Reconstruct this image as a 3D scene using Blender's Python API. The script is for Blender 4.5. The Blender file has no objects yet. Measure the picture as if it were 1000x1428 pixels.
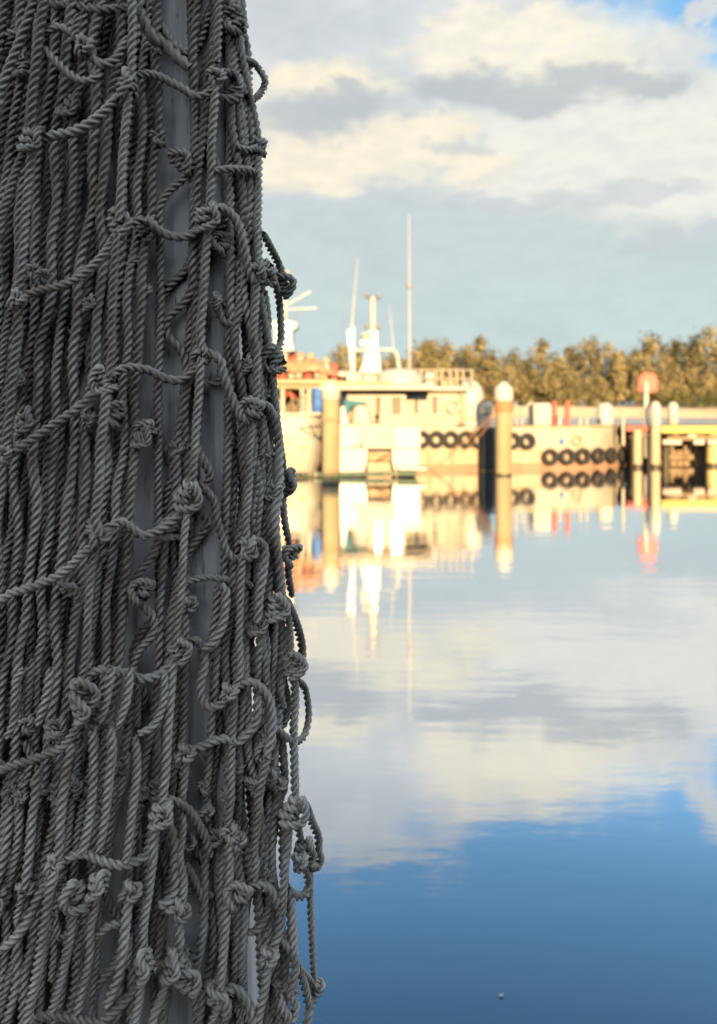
import bpy, bmesh, math, random
import numpy as np
from mathutils import Vector, Matrix
R_ = math.radians
scene = bpy.context.scene
col = scene.collection

# ------------------------------------------------------------------ camera
F = 1155.0                 # focal length in pixels of the 1000 x 1428 picture
HY, CX, CAMZ = 562.0, 500.0, 2.2
cam_d = bpy.data.cameras.new('camera')
cam = bpy.data.objects.new('camera', cam_d)
col.objects.link(cam)
cam.location = (0, 0, CAMZ)
cam.rotation_euler = (R_(90), 0, 0)
cam_d.sensor_fit = 'VERTICAL'
cam_d.sensor_height = 36.0
cam_d.lens = 36.0 * F / 1428.0
cam_d.shift_y = (HY - 714.0) / 1428.0
cam_d.clip_start = 0.05
cam_d.clip_end = 9000
cam_d.dof.use_dof = True
cam_d.dof.focus_distance = 0.84
cam_d.dof.aperture_fstop = cam_d.lens / 4.9
scene.camera = cam
scene.render.resolution_x, scene.render.resolution_y = 717, 1024

# ------------------------------------------------------------------ exposure, sun, world
scene.view_settings.view_transform = 'Standard'
scene.view_settings.look = 'None'
scene.view_settings.gamma = 1
scene.view_settings.use_curve_mapping = False
EXPO = 1.25
scene.view_settings.exposure = EXPO
scene.cycles.use_denoising = True
scene.cycles.max_bounces = 8
scene.cycles.diffuse_bounces = 0
SUN_EL, SUN_AZ = 10.0, 177.0          # azimuth from +Y, clockwise
sd = Vector((math.sin(R_(SUN_AZ)) * math.cos(R_(SUN_EL)), math.cos(R_(SUN_AZ)) * math.cos(R_(SUN_EL)), math.sin(R_(SUN_EL))))
sun_d = bpy.data.lights.new('sun', 'SUN')
sun_d.energy = 4.5
sun_d.angle = R_(0.6)
sun_d.color = (1.0, 0.68, 0.36)
sun = bpy.data.objects.new('sun', sun_d)
col.objects.link(sun)
sun.location = (0, -20, 30)
sun.rotation_euler = (-sd).to_track_quat('-Z', 'Y').to_euler()

world = bpy.data.worlds.new('World')
scene.world = world
world.use_nodes = True
wn, wl = world.node_tree.nodes, world.node_tree.links
wn.clear()


class NT:
    """small helper to wire node trees"""
    def __init__(s, tree):
        s.t, s.n, s.l = tree, tree.nodes, tree.links

    def put(s, sock, v):
        if isinstance(v, bpy.types.NodeSocket):
            s.l.new(v, sock)
        elif v is not None:
            sock.default_value = v

    def math(s, op, a, b=None, c=None, clamp=False):
        n = s.n.new('ShaderNodeMath'); n.operation = op; n.use_clamp = clamp
        for i, v in enumerate((a, b, c)):
            if v is not None: s.put(n.inputs[i], v)
        return n.outputs[0]

    def vmath(s, op, a, b=None):
        n = s.n.new('ShaderNodeVectorMath'); n.operation = op
        s.put(n.inputs[0], a)
        if b is not None: s.put(n.inputs[1], b)
        return n.outputs['Value'] if op in ('LENGTH', 'DOT_PRODUCT') else n.outputs[0]

    def rng(s, v, a, b, c=0.0, d=1.0, smooth=True):
        n = s.n.new('ShaderNodeMapRange'); n.interpolation_type = 'SMOOTHSTEP' if smooth else 'LINEAR'
        n.clamp = True
        s.put(n.inputs[0], v)
        for i, x in enumerate((a, b, c, d)): n.inputs[i + 1].default_value = x
        return n.outputs[0]

    def mix(s, f, a, b, mode='MIX'):
        n = s.n.new('ShaderNodeMix'); n.data_type = 'RGBA'; n.blend_type = mode; n.clamp_factor = True
        s.put(n.inputs[0], f)
        for i, v in ((6, a), (7, b)):
            if isinstance(v, tuple) and len(v) == 3: v = (*v, 1)
            s.put(n.inputs[i], v)
        return n.outputs[2]

    def noise(s, vec, scale, detail=4, rough=0.55, dist=0.0, out='Fac'):
        n = s.n.new('ShaderNodeTexNoise')
        if vec is not None: s.l.new(vec, n.inputs['Vector'])
        n.inputs['Scale'].default_value = scale
        n.inputs['Detail'].default_value = detail
        n.inputs['Roughness'].default_value = rough
        n.inputs['Distortion'].default_value = dist
        return n.outputs[0] if out == 'Fac' else n.outputs[1]

    def comb(s, x, y, z=0.0):
        n = s.n.new('ShaderNodeCombineXYZ')
        for i, v in enumerate((x, y, z)): s.put(n.inputs[i], v)
        return n.outputs[0]

    def ramp(s, f, stops):
        n = s.n.new('ShaderNodeValToRGB'); e = n.color_ramp.elements
        while len(e) < len(stops): e.new(0.5)
        for k, (p, c) in zip(e, stops):
            k.position = p; k.color = (*c, 1) if len(c) == 3 else c
        s.put(n.inputs[0], f)
        return n.outputs[0]


def lin(r, g, b, k=1.0):
    """sRGB picture value -> scene radiance at this exposure"""
    f = lambda c: (c / 255 / 12.92 if c / 255 <= 0.04045 else ((c / 255 + 0.055) / 1.055) ** 2.4)
    return tuple(f(c) * k / 2 ** EXPO for c in (r, g, b))


def build_world():
    w = NT(world.node_tree)
    sky = wn.new('ShaderNodeTexSky')
    sky.sky_type = 'NISHITA'; sky.sun_disc = False
    sky.sun_elevation = R_(SUN_EL); sky.sun_rotation = R_(SUN_AZ)
    sky.altitude = 0; sky.air_density = 1.0; sky.dust_density = 0.6; sky.ozone_density = 2.0
    tc = wn.new('ShaderNodeTexCoord')
    sep = wn.new('ShaderNodeSeparateXYZ'); wl.new(tc.outputs['Generated'], sep.inputs[0])
    az = w.math('ARCTAN2', sep.outputs[0], sep.outputs[1])
    el = w.math('ARCSINE', sep.outputs[2])
    P = w.comb(az, el)
    # ragged edges: warp the direction with noise stretched along the horizon
    q = w.comb(w.math('MULTIPLY', az, 0.55), el)
    n1 = w.noise(q, 12.0, 7, 0.62, out='Color')
    n2 = w.noise(q, 42.0, 5, 0.6, out='Color')
    d1 = w.vmath('MULTIPLY', w.vmath('SUBTRACT', n1, (0.5, 0.5, 0.5)), (0.20, 0.09, 0))
    d2 = w.vmath('MULTIPLY', w.vmath('SUBTRACT', n2, (0.5, 0.5, 0.5)), (0.075, 0.04, 0))
    PW = w.vmath('ADD', w.vmath('ADD', P, d1), d2)
    sw = wn.new('ShaderNodeSeparateXYZ'); wl.new(PW, sw.inputs[0])

    def ae(px, py):
        u, v = (px - CX) / F, (HY - py) / F
        return math.atan2(u, 1), math.atan2(v, math.hypot(u, 1))

    def blobs(lst, soft=0.45):
        acc = None
        for (px, py, hw, hh) in lst:
            a, e = ae(px, py)
            t = w.vmath('SUBTRACT', PW, (a, e, 0))
            t = w.vmath('MULTIPLY', t, (F / hw, F / hh, 0))
            m = w.rng(w.vmath('LENGTH', t), 1.15, soft)
            acc = m if acc is None else w.math('MAXIMUM', acc, m)
        return acc
    # thin veil below, cloud bank above: colour by elevation
    base = w.ramp(w.math('DIVIDE', sw.outputs[1], 0.6), [
        (0.0, lin(214, 232, 226)), (0.10, lin(205, 225, 223)), (0.24, lin(208, 223, 221)), (0.40, lin(207, 217, 219)),
        (0.52, lin(222, 226, 224)), (0.72, lin(224, 228, 230)), (1.0, lin(216, 226, 234))])
    mott = w.noise(q, 9.0, 5, 0.55)
    base = w.mix(w.rng(mott, 0.42, 0.68, 0, 0.5), base, lin(193, 206, 211))
    # the wide sheet of white cloud on the right
    c = w.mix(w.math('MULTIPLY', blobs([(880, 200, 330, 85), (980, 265, 170, 55), (820, 60, 130, 60), (1250, 160, 330, 150),
                                        (-350, 220, 420, 110)]), 0.92), base, lin(246, 245, 234))
    c = w.mix(blobs([(470, 222, 215, 36), (650, 232, 90, 26), (440, 118, 120, 34), (585, 190, 80, 30)]), c, lin(255, 246, 222))
    c = w.mix(blobs([(655, 58, 110, 40), (800, 95, 110, 45), (760, 40, 60, 24), (860, 40, 70, 36), (400, 180, 50, 20)]), c, lin(255, 248, 228))
    c = w.mix(w.math('MULTIPLY', blobs([(455, 165, 105, 40), (640, 120, 110, 34), (760, 125, 130, 28), (880, 105, 70, 22), (470, 130, 45, 18)]), 0.85), c, lin(192, 199, 204))
    c = w.mix(w.math('MULTIPLY', blobs([(395, 20, 70, 50), (880, 272, 110, 15), (720, 275, 150, 16), (640, 210, 70, 12), (960, 330, 120, 18)]), 0.6), c, lin(206, 212, 216))
    fine = w.noise(w.comb(w.math('MULTIPLY', az, 0.4), el), 48.0, 6, 0.65)
    c = w.mix(w.rng(fine, 0.38, 0.66, 0, 0.2), c, lin(184, 196, 206))
    # clear sky above the bank, its edge dipping to the right
    edge = w.math('ADD', w.rng(az, -0.05, 0.45, 0.525, 0.405), w.math('MULTIPLY', w.math('SUBTRACT', w.noise(q, 10.0, 6, 0.6), 0.5), 0.26))
    cover = w.rng(w.math('SUBTRACT', el, edge), 0.015, -0.02)
    wis = w.rng(w.noise(w.vmath('MULTIPLY', tc.outputs['Generated'], (1, 1, 2.0)), 2.6, 6, 0.6), 0.36, 0.54, 0, 0.97)
    wis = w.math('MULTIPLY', wis, w.rng(w.math('SUBTRACT', el, w.math('MULTIPLY', sep.outputs[1], 0.5)), 0.22, 0.55))
    cover = w.math('MAXIMUM', cover, wis)
    c = w.mix(wis, c, lin(246, 250, 255, 1.3))      # unseen overhead cloud, added and brightened to light the net
    cover = w.math('MULTIPLY', cover, w.math('SUBTRACT', 1.0, w.math('MULTIPLY', blobs([(910, 0, 105, 46), (600, -20, 90, 22)], 0.1), 0.5)))
    cover = w.math('MAXIMUM', cover, blobs([(995, 10, 24, 40)]))
    b1 = wn.new('ShaderNodeBackground'); wl.new(w.mix(1.0, sky.outputs[0], (0.76, 0.93, 0.95), 'MULTIPLY'), b1.inputs[0]); b1.inputs[1].default_value = 0.118
    b2 = wn.new('ShaderNodeBackground'); wl.new(c, b2.inputs[0]); b2.inputs[1].default_value = 1.0
    mx = wn.new('ShaderNodeMixShader')
    wl.new(cover, mx.inputs[0]); wl.new(b1.outputs[0], mx.inputs[1]); wl.new(b2.outputs[0], mx.inputs[2])
    out = wn.new('ShaderNodeOutputWorld'); wl.new(mx.outputs[0], out.inputs[0])


build_world()

# ------------------------------------------------------------------ materials


def mat(name, color, rough=0.6, var=0.12, vscale=3.0, bump=0.0, bscale=40.0, spec=0.4, color2=None, stretch=(1, 1, 1), metal=0.0):
    m = bpy.data.materials.new(name); m.use_nodes = True
    t = NT(m.node_tree)
    b = t.n['Principled BSDF']
    tc = t.n.new('ShaderNodeTexCoord')
    v = t.vmath('MULTIPLY', tc.outputs['Object'], stretch)
    n = t.noise(v, vscale, 5, 0.6)
    c2 = color2 or tuple(c * (1 - 2.2 * var) for c in color)
    t.put(b.inputs['Base Color'], t.mix(t.rng(n, 0.38, 0.72), color, c2))
    b.inputs['Roughness'].default_value = rough
    b.inputs['Metallic'].default_value = metal
    b.inputs['Specular IOR Level'].default_value = spec
    if bump:
        bn = t.n.new('ShaderNodeBump'); bn.inputs['Strength'].default_value = bump; bn.inputs['Distance'].default_value = 0.01
        t.put(bn.inputs['Height'], t.noise(v, bscale, 4, 0.6))
        t.l.new(bn.outputs[0], b.inputs['Normal'])
    return m


def rope_mat():
    m = bpy.data.materials.new('net_rope'); m.use_nodes = True
    t = NT(m.node_tree); b = t.n['Principled BSDF']
    uv = t.n.new('ShaderNodeUVMap')
    tc = t.n.new('ShaderNodeTexCoord')
    oi = t.n.new('ShaderNodeObjectInfo')
    fib = t.noise(t.vmath('MULTIPLY', uv.outputs[0], (22, 110, 1)), 1.0, 3, 0.6)
    fib2 = t.noise(t.vmath('MULTIPLY', uv.outputs[0], (7, 40, 1)), 1.0, 3, 0.6)
    dirt = t.noise(tc.outputs['Object'], 14.0, 5, 0.62)
    spot = t.noise(tc.outputs['Object'], 90.0, 4, 0.6)
    c = t.mix(t.math('POWER', oi.outputs['Random'], 1.5), (0.70, 0.685, 0.635), (0.30, 0.285, 0.25))
    c = t.mix(t.rng(dirt, 0.46, 0.72), c, (0.23, 0.185, 0.13))
    weed = t.noise(tc.outputs['Object'], 4.5, 6, 0.65)
    c = t.mix(t.rng(weed, 0.54, 0.68, 0, 0.6), c, (0.20, 0.20, 0.145))
    salt = t.noise(tc.outputs['Object'], 22.0, 5, 0.7)
    c = t.mix(t.rng(salt, 0.50, 0.64, 0, 0.7), c, (0.62, 0.635, 0.63))
    c = t.mix(t.rng(spot, 0.55, 0.75, 0, 0.55), c, (0.58, 0.575, 0.55))
    c = t.mix(t.rng(fib, 0.35, 0.62), t.mix(0.6, c, (0.12, 0.11, 0.09)), c)
    c = t.mix(t.rng(fib2, 0.55, 0.75, 0, 0.45), c, (0.60, 0.61, 0.60))
    t.put(b.inputs['Base Color'], c)
    b.inputs['Roughness'].default_value = 0.33
    b.inputs['Specular IOR Level'].default_value = 0.9
    b.inputs['Sheen Weight'].default_value = 0.15
    bn = t.n.new('ShaderNodeBump'); bn.inputs['Strength'].default_value = 0.55; bn.inputs['Distance'].default_value = 0.0012
    t.put(bn.inputs['Height'], t.math('ADD', fib, t.math('MULTIPLY', fib2, 0.6)))
    t.l.new(bn.outputs[0], b.inputs['Normal'])
    return m


def post_mat():
    m = bpy.data.materials.new('weathered_white_paint'); m.use_nodes = True
    t = NT(m.node_tree); b = t.n['Principled BSDF']
    tc = t.n.new('ShaderNodeTexCoord')
    v = t.vmath('MULTIPLY', tc.outputs['Object'], (1, 1, 0.05))
    g = t.noise(v, 85.0, 5, 0.6)
    big = t.noise(t.vmath('MULTIPLY', tc.outputs['Object'], (1, 1, 0.3)), 9.0, 5, 0.6)
    pit = t.noise(t.vmath('MULTIPLY', tc.outputs['Object'], (1, 1, 0.22)), 130.0, 2, 0.5)
    c = t.mix(t.rng(big, 0.35, 0.7), (0.79, 0.81, 0.82), (0.70, 0.72, 0.735))
    c = t.mix(t.rng(g, 0.50, 0.64, 0, 0.75), c, (0.50, 0.50, 0.49))
    flake = t.noise(t.vmath('MULTIPLY', tc.outputs['Object'], (1, 1, 0.12)), 38.0, 6, 0.7)
    c = t.mix(t.rng(flake, 0.58, 0.66, 0, 0.8), c, (0.31, 0.29, 0.26))
    c = t.mix(t.rng(pit, 0.72, 0.76, 0, 0.85), c, (0.14, 0.12, 0.10))
    t.put(b.inputs['Base Color'], c)
    b.inputs['Roughness'].default_value = 0.7
    bn = t.n.new('ShaderNodeBump'); bn.inputs['Strength'].default_value = 0.5; bn.inputs['Distance'].default_value = 0.002
    t.put(bn.inputs['Height'], t.math('SUBTRACT', g, t.rng(pit, 0.70, 0.76)))
    t.l.new(bn.outputs[0], b.inputs['Normal'])
    return m


def water_mat():
    m = bpy.data.materials.new('harbour_water'); m.use_nodes = True
    t = NT(m.node_tree); t.n.clear()
    geo = t.n.new('ShaderNodeNewGeometry')
    p = geo.outputs['Position']
    calm = t.noise(t.vmath('MULTIPLY', p, (0.06, 0.10, 0)), 1.0, 3, 0.5)
    amp = t.rng(calm, 0.36, 0.66, 0.35, 1.5)
    sp = t.n.new('ShaderNodeSeparateXYZ'); t.l.new(p, sp.inputs[0])
    far = t.rng(sp.outputs[1], 55.0, 85.0)                      # wind-ruffled channel beyond the sheltered basin
    amp = t.math('ADD', amp, t.math('MULTIPLY', far, 9.0))
    ruf = t.math('ADD', t.math('MULTIPLY', far, 0.22), 0.045)
    a = t.noise(t.vmath('MULTIPLY', p, (0.25, 1.0, 0)), 1.1, 3, 0.5)
    bb = t.noise(t.vmath('MULTIPLY', p, (0.45, 1.3, 0)), 4.2, 3, 0.55)
    cc = t.noise(t.vmath('MULTIPLY', p, (0.6, 1.2, 0)), 26.0, 2, 0.5)
    h = t.math('ADD', t.math('MULTIPLY', a, 0.006), t.math('ADD', t.math('MULTIPLY', bb, 0.0019), t.math('MULTIPLY', cc, 0.00012)))
    h = t.math('MULTIPLY', h, amp)
    bn = t.n.new('ShaderNodeBump'); bn.inputs['Strength'].default_value = 1.0; bn.inputs['Distance'].default_value = 1.0
    t.put(bn.inputs['Height'], h)
    gl = t.n.new('ShaderNodeBsdfGlossy'); gl.inputs['Roughness'].default_value = 0.05
    t.l.new(ruf, gl.inputs['Roughness']); gl.inputs['Color'].default_value = (0.97, 0.985, 1, 1)
    t.l.new(bn.outputs[0], gl.inputs['Normal'])
    df = t.n.new('ShaderNodeBsdfDiffuse'); df.inputs['Color'].default_value = (0.006, 0.03, 0.07, 1)
    lw = t.n.new('ShaderNodeLayerWeight'); lw.inputs['Blend'].default_value = 0.5
    fac = t.ramp(lw.outputs['Facing'], [(0.0, (0.08,) * 3), (0.40, (0.29,) * 3), (0.52, (0.54,) * 3), (0.60, (0.84,) * 3), (0.90, (0.95,) * 3), (1.0, (0.97,) * 3)])
    mx = t.n.new('ShaderNodeMixShader')
    t.l.new(fac, mx.inputs[0]); t.l.new(df.outputs[0], mx.inputs[1]); t.l.new(gl.outputs[0], mx.inputs[2])
    o = t.n.new('ShaderNodeOutputMaterial'); t.l.new(mx.outputs[0], o.inputs[0])
    return m


def leaf_mat(name, c1, c2):
    m = bpy.data.materials.new(name); m.use_nodes = True
    t = NT(m.node_tree); t.n.clear()
    geo = t.n.new('ShaderNodeNewGeometry'); oi = t.n.new('ShaderNodeObjectInfo')
    tc = t.n.new('ShaderNodeTexCoord')
    n = t.noise(tc.outputs['Object'], 0.9, 3, 0.6)
    c = t.mix(t.rng(n, 0.35, 0.65), c1, c2)
    c = t.mix(t.math('MULTIPLY', oi.outputs['Random'], 0.6), c, c2)
    c = t.mix(t.math('MULTIPLY', geo.outputs['Random Per Island'], 0.18), c, tuple(x * 0.6 for x in c2))
    d = t.n.new('ShaderNodeBsdfDiffuse'); t.l.new(c, d.inputs[0])
    tr = t.n.new('ShaderNodeBsdfTranslucent'); t.l.new(c, tr.inputs[0])
    mx = t.n.new('ShaderNodeMixShader'); mx.inputs[0].default_value = 0.15
    t.l.new(d.outputs[0], mx.inputs[1]); t.l.new(tr.outputs[0], mx.inputs[2])
    o = t.n.new('ShaderNodeOutputMaterial'); t.l.new(mx.outputs[0], o.inputs[0])
    return m


M = {
    'rope': rope_mat(), 'post': post_mat(), 'water': water_mat(),
    'white': mat('white_gelcoat', (0.56, 0.53, 0.43), 0.35, 0.06, 1.6),
    'cream': mat('cream_paint', (0.52, 0.46, 0.34), 0.5, 0.08, 1.3),
    'tan': mat('tan_paint', (0.50, 0.36, 0.19), 0.55, 0.12, 1.5),
    'salmon': mat('faded_hull_paint', (0.54, 0.43, 0.29), 0.5, 0.1, 2.2, color2=(0.42, 0.29, 0.17), stretch=(1.6, 1.6, 0.35)),
    'boot': mat('red_lead_paint', (0.44, 0.26, 0.16), 0.6, 0.12, 2.0),
    'rubber': mat('black_rubber', (0.04, 0.038, 0.034), 0.7, 0.1, 6.0, spec=0.3),
    'sleeve': mat('dark_plastic_sleeve', (0.014, 0.02, 0.026), 0.6, 0.1, 2.0, spec=0.3),
    'pile': mat('pile_timber', (0.42, 0.335, 0.18), 0.85, 0.15, 3.0, 0.6, 30, color2=(0.30, 0.25, 0.13), stretch=(1, 1, 0.15)),
    'pale_pile': mat('pale_pile_timber', (0.58, 0.46, 0.28), 0.8, 0.1, 3.0, 0.5, 30, stretch=(1, 1, 0.15)),
    'wet': mat('wet_weedy_timber', (0.075, 0.065, 0.035), 0.5, 0.2, 8.0),
    'gap_dark': mat('gap_backing_dark', (0.022, 0.02, 0.018), 0.8, 0.15, 4.0, 0.5, 30, stretch=(1, 1, 0.15)),  # near-black stand-in for the shade between the net's folds
    'old': mat('old_wharf_timber', (0.33, 0.24, 0.14), 0.85, 0.2, 2.5, 0.5, 20),
    'glass': mat('tinted_window', (0.23, 0.21, 0.15), 0.12, 0.1, 2.0, spec=0.6),
    'dark': mat('dark_interior', (0.20, 0.16, 0.115), 0.8, 0.1, 2.0),
    'orange': mat('orange_rope', (0.60, 0.27, 0.12), 0.75, 0.1, 9.0),
    'red': mat('red_paint', (0.55, 0.055, 0.035), 0.45, 0.08, 2.0),
    'coral': mat('sun_faded_red', (0.62, 0.13, 0.08), 0.5, 0.1, 2.0),
    'yellow': mat('yellow_paint', (0.70, 0.56, 0.12), 0.45, 0.08, 2.0),
    'blue': mat('blue_plastic', (0.06, 0.17, 0.44), 0.5, 0.08, 3.0),
    'teal': mat('teal_canvas', (0.06, 0.20, 0.22), 0.8, 0.1, 3.0),
    'canvas': mat('pale_canvas', (0.62, 0.52, 0.42), 0.85, 0.08, 3.0),
    'green': mat('green_pipe', (0.10, 0.15, 0.10), 0.5, 0.12, 4.0),
    'metal': mat('grey_metal', (0.30, 0.29, 0.27), 0.45, 0.1, 4.0, metal=0.3),
    'sand': mat('sand', (0.58, 0.44, 0.27), 0.95, 0.1, 0.15, color2=(0.46, 0.34, 0.19)),
    'bark': mat('bark', (0.17, 0.125, 0.08), 0.9, 0.15, 2.0),
    'deck': mat('grey_deck_boards', (0.34, 0.32, 0.28), 0.85, 0.15, 4.0, 0.5, 30),
    'shed': mat('shade_shed_boards', (0.20, 0.21, 0.22), 0.85, 0.15, 1.5, 0.4, 20),
    'gold_leaf': leaf_mat('golden_foliage', (0.47, 0.39, 0.18), (0.35, 0.285, 0.13)),
    'olive_leaf': leaf_mat('olive_foliage', (0.29, 0.24, 0.115), (0.15, 0.14, 0.065)),
    'green_leaf': leaf_mat('green_foliage', (0.15, 0.17, 0.05), (0.09, 0.11, 0.035)),
}

# ------------------------------------------------------------------ mesh helpers


def W(px, py, Y):
    return Vector(((px - CX) / F * Y, Y, CAMZ - (py - HY) / F * Y))


class MB:
    def __init__(s): s.v, s.f = [], []

    def add(s, vs, fs):
        o = len(s.v); s.v += [tuple(x) for x in vs]; s.f += [tuple(i + o for i in f) for f in fs]; return s

    def box(s, c, d, rz=0.0, tilt=None):
        x, y, z = d[0] / 2, d[1] / 2, d[2] / 2
        b = min(x, y, z) * 0.18
        vs = []
        for sz in (-1, -1, 1, 1):
            pass
        for (zz, k) in ((-z, b), (-z + b, 0), (z - b, 0), (z, b)):
            vs += [(-x + k, -y + k, zz), (x - k, -y + k, zz), (x - k, y - k, zz), (-x + k, y - k, zz)]
        m = Matrix.Rotation(rz, 4, 'Z')
        if tilt is not None: m = tilt @ m
        vs = [m @ Vector(v) + Vector(c) for v in vs]
        fs = [(3, 2, 1, 0), (12, 13, 14, 15)]
        for r in range(3):
            for i in range(4):
                j = (i + 1) % 4
                fs.append((4 * r + i, 4 * r + j, 4 * r + 4 + j, 4 * r + 4 + i))
        return s.add(vs, fs)

    def tube(s, pts, r, n=8, cap=True):
        pts = [Vector(p) for p in pts]
        rs = r if isinstance(r, (list, tuple)) else [r] * len(pts)
        vs, fs = [], []
        up = Vector((0, 0, 1)); prev = None
        for i, p in enumerate(pts):
            t = (pts[min(i + 1, len(pts) - 1)] - pts[max(i - 1, 0)]).normalized()
            if prev is None:
                a = up if abs(t.z) < 0.9 else Vector((0, 1, 0))
                e1 = (a - t * a.dot(t)).normalized()
            else:
                e1 = (prev - t * prev.dot(t)).normalized()
            prev = e1; e2 = t.cross(e1)
            for k in range(n):
                q = 2 * math.pi * k / n
                vs.append(p + (e1 * math.cos(q) + e2 * math.sin(q)) * rs[i])
        for i in range(len(pts) - 1):
            for k in range(n):
                j = (k + 1) % n
                fs.append((i * n + k, i * n + j, (i + 1) * n + j, (i + 1) * n + k))
        if cap:
            fs.append(tuple(range(n))[::-1]); fs.append(tuple((len(pts) - 1) * n + k for k in range(n)))
        return s.add(vs, fs)

    def lathe(s, prof, c, n=20, sx=1, sy=1):
        """prof = [(radius, z)]"""
        vs, fs = [], []
        for (r, z) in prof:
            for k in range(n):
                q = 2 * math.pi * k / n
                vs.append((c[0] + r * sx * math.cos(q), c[1] + r * sy * math.sin(q), c[2] + z))
        for i in range(len(prof) - 1):
            for k in range(n):
                j = (k + 1) % n
                fs.append((i * n + k, i * n + j, (i + 1) * n + j, (i + 1) * n + k))
        fs.append(tuple(range(n))[::-1]); fs.append(tuple((len(prof) - 1) * n + k for k in range(n)))
        return s.add(vs, fs)

    def prism(s, poly, a, b):
        """poly: outline points (callable a/b offset vectors give the two ends)"""
        n = len(poly)
        vs = [Vector(p) + Vector(a) for p in poly] + [Vector(p) + Vector(b) for p in poly]
        fs = [tuple(range(n)), tuple(range(2 * n - 1, n - 1, -1))]
        for i in range(n):
            j = (i + 1) % n
            fs.append((j, i, n + i, n + j))
        return s.add(vs, fs)

    def torus(s, c, R, r, axis, n=28, m=10, squash=1.0):
        ax = Vector(axis).normalized()
        a = Vector((0, 0, 1)); e1 = (a - ax * a.dot(ax)).normalized(); e2 = ax.cross(e1)
        vs, fs = [], []
        for i in range(n):
            q = 2 * math.pi * i / n
            d = e1 * math.cos(q) + e2 * math.sin(q)
            for k in range(m):
                w = 2 * math.pi * k / m
                vs.append(Vector(c) + d * (R + r * math.cos(w)) + ax * (r * squash * math.sin(w)))
        for i in range(n):
            for k in range(m):
                i2, k2 = (i + 1) % n, (k + 1) % m
                fs.append((i * m + k, i2 * m + k, i2 * m + k2, i * m + k2))
        return s.add(vs, fs)

    def build(s, name, mt, parent=None, smooth=40, loc=None):
        me = bpy.data.meshes.new(name)
        vs = s.v
        if loc is not None:
            vs = [(a - loc[0], b - loc[1], c - loc[2]) for a, b, c in vs]
        me.from_pydata(vs, [], s.f); me.update()
        bm = bmesh.new(); bm.from_mesh(me); bmesh.ops.recalc_face_normals(bm, faces=bm.faces); bm.to_mesh(me); bm.free()
        mt = M[mt] if isinstance(mt, str) else mt
        me.materials.append(mt)
        if smooth:
            me.polygons.foreach_set('use_smooth', [True] * len(me.polygons))
            me.set_sharp_from_angle(angle=R_(smooth))
        o = bpy.data.objects.new(name, me); col.objects.link(o)
        if loc is not None: o.location = loc
        if parent is not None:
            o.parent = parent
            o.matrix_parent_inverse = Matrix.Identity(4)
            o.location = Vector(o.location) - Vector(parent.location)
        return o


def tag(o, label=None, cat=None, group=None, kind=None):
    for k, v in (('label', label), ('category', cat), ('group', group), ('kind', kind)):
        if v: o[k] = v
    return o


def thing(name, loc, label, cat, group=None):
    o = bpy.data.objects.new(name, None); col.objects.link(o)
    o.location = loc; o.empty_display_size = 0.2
    return tag(o, label, cat, group)


def part(mb, name, mt, parent, smooth=40):
    """mesh given in world coordinates, stored under parent"""
    o = mb.build(name, mt, None, smooth)
    base = Vector(parent.location)
    if parent.parent is not None: base = base + Vector(parent.parent.location)
    o.data.transform(Matrix.Translation(-base))
    o.parent = parent
    return o


def copy_tree(o, parent=None):
    c = o.copy(); col.objects.link(c)
    if parent is not None: c.parent = parent
    for ch in list(o.children): copy_tree(ch, c)
    return c

# ================================================================== SETTING
def plane(name, x0, x1, y0, y1, z, m):
    return tag(MB().add([(x0, y0, z), (x1, y0, z), (x1, y1, z), (x0, y1, z)], [(0, 1, 2, 3)]).build(name, m, None, 0), kind='structure')


plane('harbour_water', -4000, 4000, -60, 7000, 0.0, 'water')

# sand bank on the far side of the channel
def sand_bank():
    rng = random.Random(5)
    xs = np.linspace(-190, 240, 120); prof = [(124, -0.6), (127, 0.0), (128.4, 0.75), (130, 1.4), (137, 1.55), (146, 1.6), (175, 1.9), (260, 1.4), (300, -0.6)]
    vs, fs = [], []
    for i, x in enumerate(xs):
        o = 1.2 * math.sin(x * 0.07) + 0.7 * math.sin(x * 0.19 + 1) + rng.uniform(-.3, .3)
        for (y, z) in prof:
            vs.append((x, y + o * (y < 150), z + (0.25 * math.sin(x * 0.11 + y) + rng.uniform(-.08, .08)) * (z > 0.3)))
    n = len(prof)
    for i in range(len(xs) - 1):
        for k in range(n - 1):
            fs.append((i * n + k, (i + 1) * n + k, (i + 1) * n + k + 1, i * n + k + 1))
    return tag(MB().add(vs, fs).build('sand_bank', 'sand', None, 60), kind='structure')


sand_bank()
# the wharf the post and the camera stand on (below the frame) and an unseen shed added to shade the net
tag(MB().box((0, -2.6, 0.50), (9, 7.8, 0.2)).build('wharf_deck', 'deck', None), kind='structure')
tag(MB().box((-6, -16.0, 0.45), (34, 18.9, 0.3)).build('quay', 'deck', None), kind='structure')
sh = thing('shade_shed', (4.2, -3.1, 0.6), 'unseen board shed added behind the camera to shade the net', 'shed')
part(MB().box((4.2, -4.6, 2.6), (9.6, 3.0, 4.0)), 'wall', 'shed', sh)
part(MB().box((4.2, -4.6, 4.67), (10.0, 3.3, 0.14)), 'roof', 'metal', sh)

# ================================================================== POST AND NET
LEAN = (35 / F * 0.95) / 1.25            # metres sideways per metre down


def post_x(z):
    return (194 - CX) / F * 0.86 + ((CAMZ + 0.42) - z) * LEAN


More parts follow.
